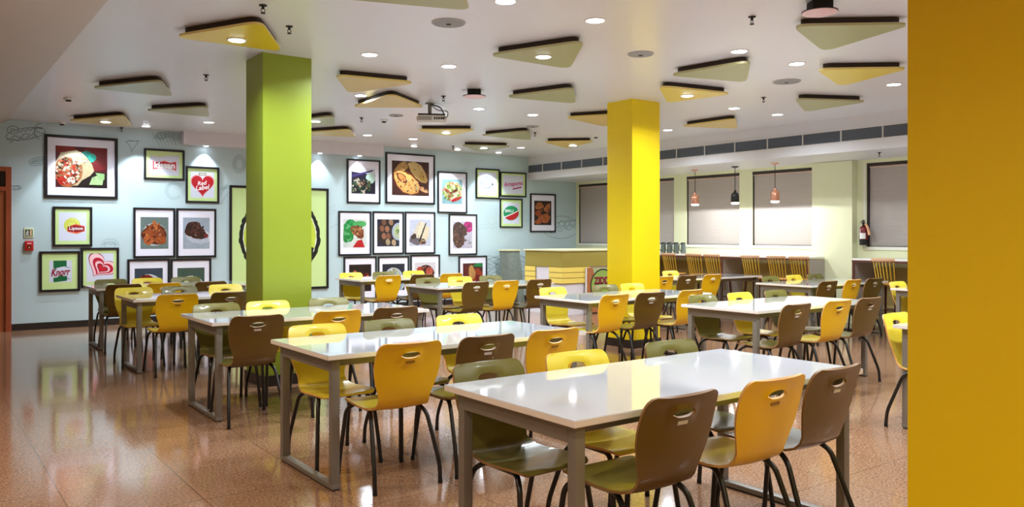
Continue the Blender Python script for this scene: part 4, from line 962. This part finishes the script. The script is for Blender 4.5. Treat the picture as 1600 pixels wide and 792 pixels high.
# pendants
for px, m, nm in ((1086, M_COPPER, 'copper pendant lamp, left of the three over the bar'), (1148.5, M_BLACK, 'black pendant lamp between the two copper ones over the bar'), (1211, M_COPPER, 'copper pendant lamp, right of the three, in front of the wide window')):
    y = on_x(px, 290, 11.45).y
    t = thing('pendant_lamp', nm, 'pendant lamp', (11.45, y, 2.585), 0, 'pendant lamps over the bar counter')
    bm = bmesh.new(); lathe(bm, [(.062, 0), (.062, -.012), (.012, -.03)], 20); finish(bm, 'canopy', m, t, 40)
    bm = bmesh.new(); tube(bm, [(0, 0, -.02), (0, 0, -.43)], .0055, 8); finish(bm, 'cord', M_RUB, t, 60)
    bm = bmesh.new(); lathe(bm, [(.014, -.41), (.022, -.42), (.024, -.445), (.045, -.455), (.064, -.48), (.071, -.52), (.073, -.625), (.070, -.625), (.067, -.52), (.058, -.485), (.03, -.47)], 24); finish(bm, 'lamp_shade', m, t, 50)
    bm = bmesh.new(); lathe(bm, [(.02, -.5), (.05, -.55), (.064, -.6), (.066, -.64), (.055, -.65), (.02, -.653)], 20); finish(bm, 'bulb', M_BULB, t, 60)
    add_light('SPOT', (11.45, y, 2.585-.665), 36, (.97, .98, 1), .05, angle=176, blend=.03)
# fire extinguisher
e = on_x(1349, 383, XW-.1)
t = thing('fire_extinguisher', 'dark red fire extinguisher hung on the wall left of the right-hand window', 'fire extinguisher', (XW-.09, e.y, 1.24))
bm = bmesh.new(); lathe(bm, [(.05, 0), (.062, .006), (.064, .09)], 20); finish(bm, 'cylinder_base', M_RUB, t, 50)
bm = bmesh.new(); lathe(bm, [(.064, .09), (.064, .25), (.05, .285), (.025, .3)], 20); finish(bm, 'cylinder', mat('extinguisher_red', (110, 16, 20), .3), t, 50)
bm = bmesh.new(); lathe(bm, [(.02, .3), (.024, .31), (.02, .34), (.012, .35)], 12); box(bm, -.08, -.012, .345, .03, .012, .356); box(bm, -.07, -.01, .37, .02, .01, .38); finish(bm, 'valve', M_RUB, t, 50)
bm = bmesh.new(); tube(bm, bend([(0, -.02, .33), (-.03, -.07, .31), (-.03, -.1, .22), (-.03, -.115, .16)], .04), .014, 10, r2=.022); finish(bm, 'discharge_horn', mat('horn_tan', (226, 170, 130), .5), t, 60)
bm = bmesh.new()
for k in range(7):
    a0, a1 = math.radians(150+k*12), math.radians(162+k*12); R = .0655
    vs = [bm.verts.new((R*math.cos(a), R*math.sin(a), z)) for a, z in ((a0, .1), (a1, .1), (a1, .19), (a0, .19))]; bm.faces.new(vs)
finish(bm, 'white_label', M_WHITEP, t, 50)
boxo('wall_bracket', (.06, .03, .1, .09, .06, .4), M_STEEL, t)

# ---------------------------------------------------------------- kiosk
KX, KY = 9.07, 10.7
t = thing('serving_kiosk', 'olive and yellow boarded serving kiosk left of the far yellow column', 'kiosk', (KX, KY, 0))
LX, LY = 1.95, 1.06
boxo('kiosk_top', (-.03, -.03, 1.115, LX, LY+.02, 1.14), M_KTOP, t, .003)
boxo('olive_band', (0, 0, .84, LX-.02, LY, 1.115), M_KOLIVE, t)
boxo('white_body', (.02, .02, .0, LX-.04, LY-.02, .84), M_KWHITE, t)
def boards(x0, y0, x1, y1, z0, z1, n):
    bm = bmesh.new(); h = (z1-z0)/n
    for k in range(n):
        box(bm, x0, y0, z0+k*h+.006, x1, y1, z0+(k+1)*h-.006)
    finish(bm, 'yellow_boards', M_KYEL, t)
    g = .004; boxo('board_backing', (x0+g, y0+g, z0, x1-g if x1-x0 > .1 else x1+g, y1+g if x1-x0 > .1 else y1-g, z1), M_KGAP, t)
boards(-.012, -.012, .62, .012, .55, .838, 3); boards(-.012, .012, .008, .36, .55, .838, 3); boards(-.012, .76, .008, LY, .46, .838, 4)
# poster on its front
a, b = on_y(916, 419, KY-.02), on_y(955, 455, KY-.02)
t = thing('advertising_poster', 'orange poster with a round green badge reading ZIDDI, leaning on the kiosk', 'poster', (a.x, KY-.022, .02))
pw = 1.0; ph = .80
boxo('poster_board', (0, -.012, 0, pw, 0, ph), mat('poster_orange', (176, 112, 70), .4, noise=.35, nscale=5), t)
boxo('poster_edge', (-.03, -.016, 0, 0, 0, ph), M_WHITEP, t)
bm = bmesh.new(); f = bm.faces.new([bm.verts.new(v) for v in ((.14, -.0125, ph-.01), (.22, -.0125, .6), (pw, -.0125, .4), (pw, -.0125, ph-.01))]); finish(bm, 'poster_sky', mat('poster_sage', (170, 186, 140), .4, noise=.2, nscale=8), t)
cx = on_y(941, 440, KY-.02).x-a.x; cz = on_y(940, 446, KY-.02).z-.02; R = cx-(on_y(921.5, 440, KY-.02).x-a.x); TWd = on_y(953, 440, KY-.02).x-on_y(928, 440, KY-.02).x; TC = on_y(940.5, 440, KY-.02).x-a.x; TZc = on_y(940, 437.5, KY-.02).z-.02
def disc(bm, cx, cz, r, y, n=48):
    f = bm.faces.new([bm.verts.new((cx+r*math.cos(i*2*math.pi/n), y, cz+r*math.sin(i*2*math.pi/n))) for i in range(n)]); f.normal_update()
    if f.normal.y > 0: f.normal_flip()
bm = bmesh.new(); disc(bm, cx, cz, R, -.0135)
for v in bm.verts: v.co.z = max(v.co.z, .0)
finish(bm, 'badge_rim', M_RUB, t)
bm = bmesh.new(); disc(bm, cx, cz, R*.92, -.0142)
for v in bm.verts: v.co.z = max(v.co.z, .0)
finish(bm, 'badge_field', mat('badge_green', (150, 180, 90), .4, noise=.1), t)
add_text('ZIDDI', TC, TZc, TWd, .12, (150, 20, 70), -.0155, t, bold=.03)
add_text('ZIDDI', TC-.008, TZc-.008, TWd*1.04, .135, (20, 16, 16), -.0149, t, bold=.05, name='lettering_shadow')
# small tapered stand beside it
a, b = on_y(793.5, 390, 13.3), on_y(813, 390, 13.3)
t = thing('display_stand', 'narrow grey tapered stand with pale top between hill sketch and kiosk', 'stand', (a.x, 13.3, 0)); w = b.x-a.x
bm = bmesh.new(); zt = on_y(800, 392, 13.3).z
vs = [bm.verts.new(v) for v in ((.1, 0, 0), (w+.12, 0, 0), (w+.12, .3, 0), (.1, .3, 0), (0, 0, zt), (w-.02, 0, zt), (w-.02, .3, zt), (0, .3, zt))]
for f in ((0, 1, 5, 4), (1, 2, 6, 5), (2, 3, 7, 6), (3, 0, 4, 7), (0, 3, 2, 1), (4, 5, 6, 7)): bm.faces.new([vs[i] for i in f])
finish(bm, 'stand_body', M_MURALG, t); boxo('stand_top', (-.02, -.02, zt, w, .32, zt+.03), M_KTOP, t)

# ---------------------------------------------------------------- camera and render look
cam = bpy.data.cameras.new('camera'); co = bpy.data.objects.new('camera', cam); COL.objects.link(co)
co.location = (0, 0, EYE); co.rotation_euler = (math.radians(90), 0, PH-math.pi/2)
cam.sensor_width = 36; cam.lens = F/1600*36; cam.shift_y = -(396-HZ)/1600; cam.clip_end = 100
SC.camera = co
w = bpy.data.worlds.new('world'); SC.world = w; w.use_nodes = True
w.node_tree.nodes['Background'].inputs['Color'].default_value = (.02, .02, .03, 1)
SC.view_settings.view_transform = 'Standard'; SC.view_settings.look = 'None'; SC.view_settings.gamma = 1; SC.view_settings.use_curve_mapping = False
SC.view_settings.exposure = 0.15
SC.cycles.use_denoising = True; SC.cycles.max_bounces = 8; SC.cycles.diffuse_bounces = 4; SC.cycles.glossy_bounces = 4
SC.cycles.sample_clamp_indirect = 6; SC.cycles.use_light_tree = True
SC.cycles.caustics_reflective = False; SC.cycles.caustics_refractive = False
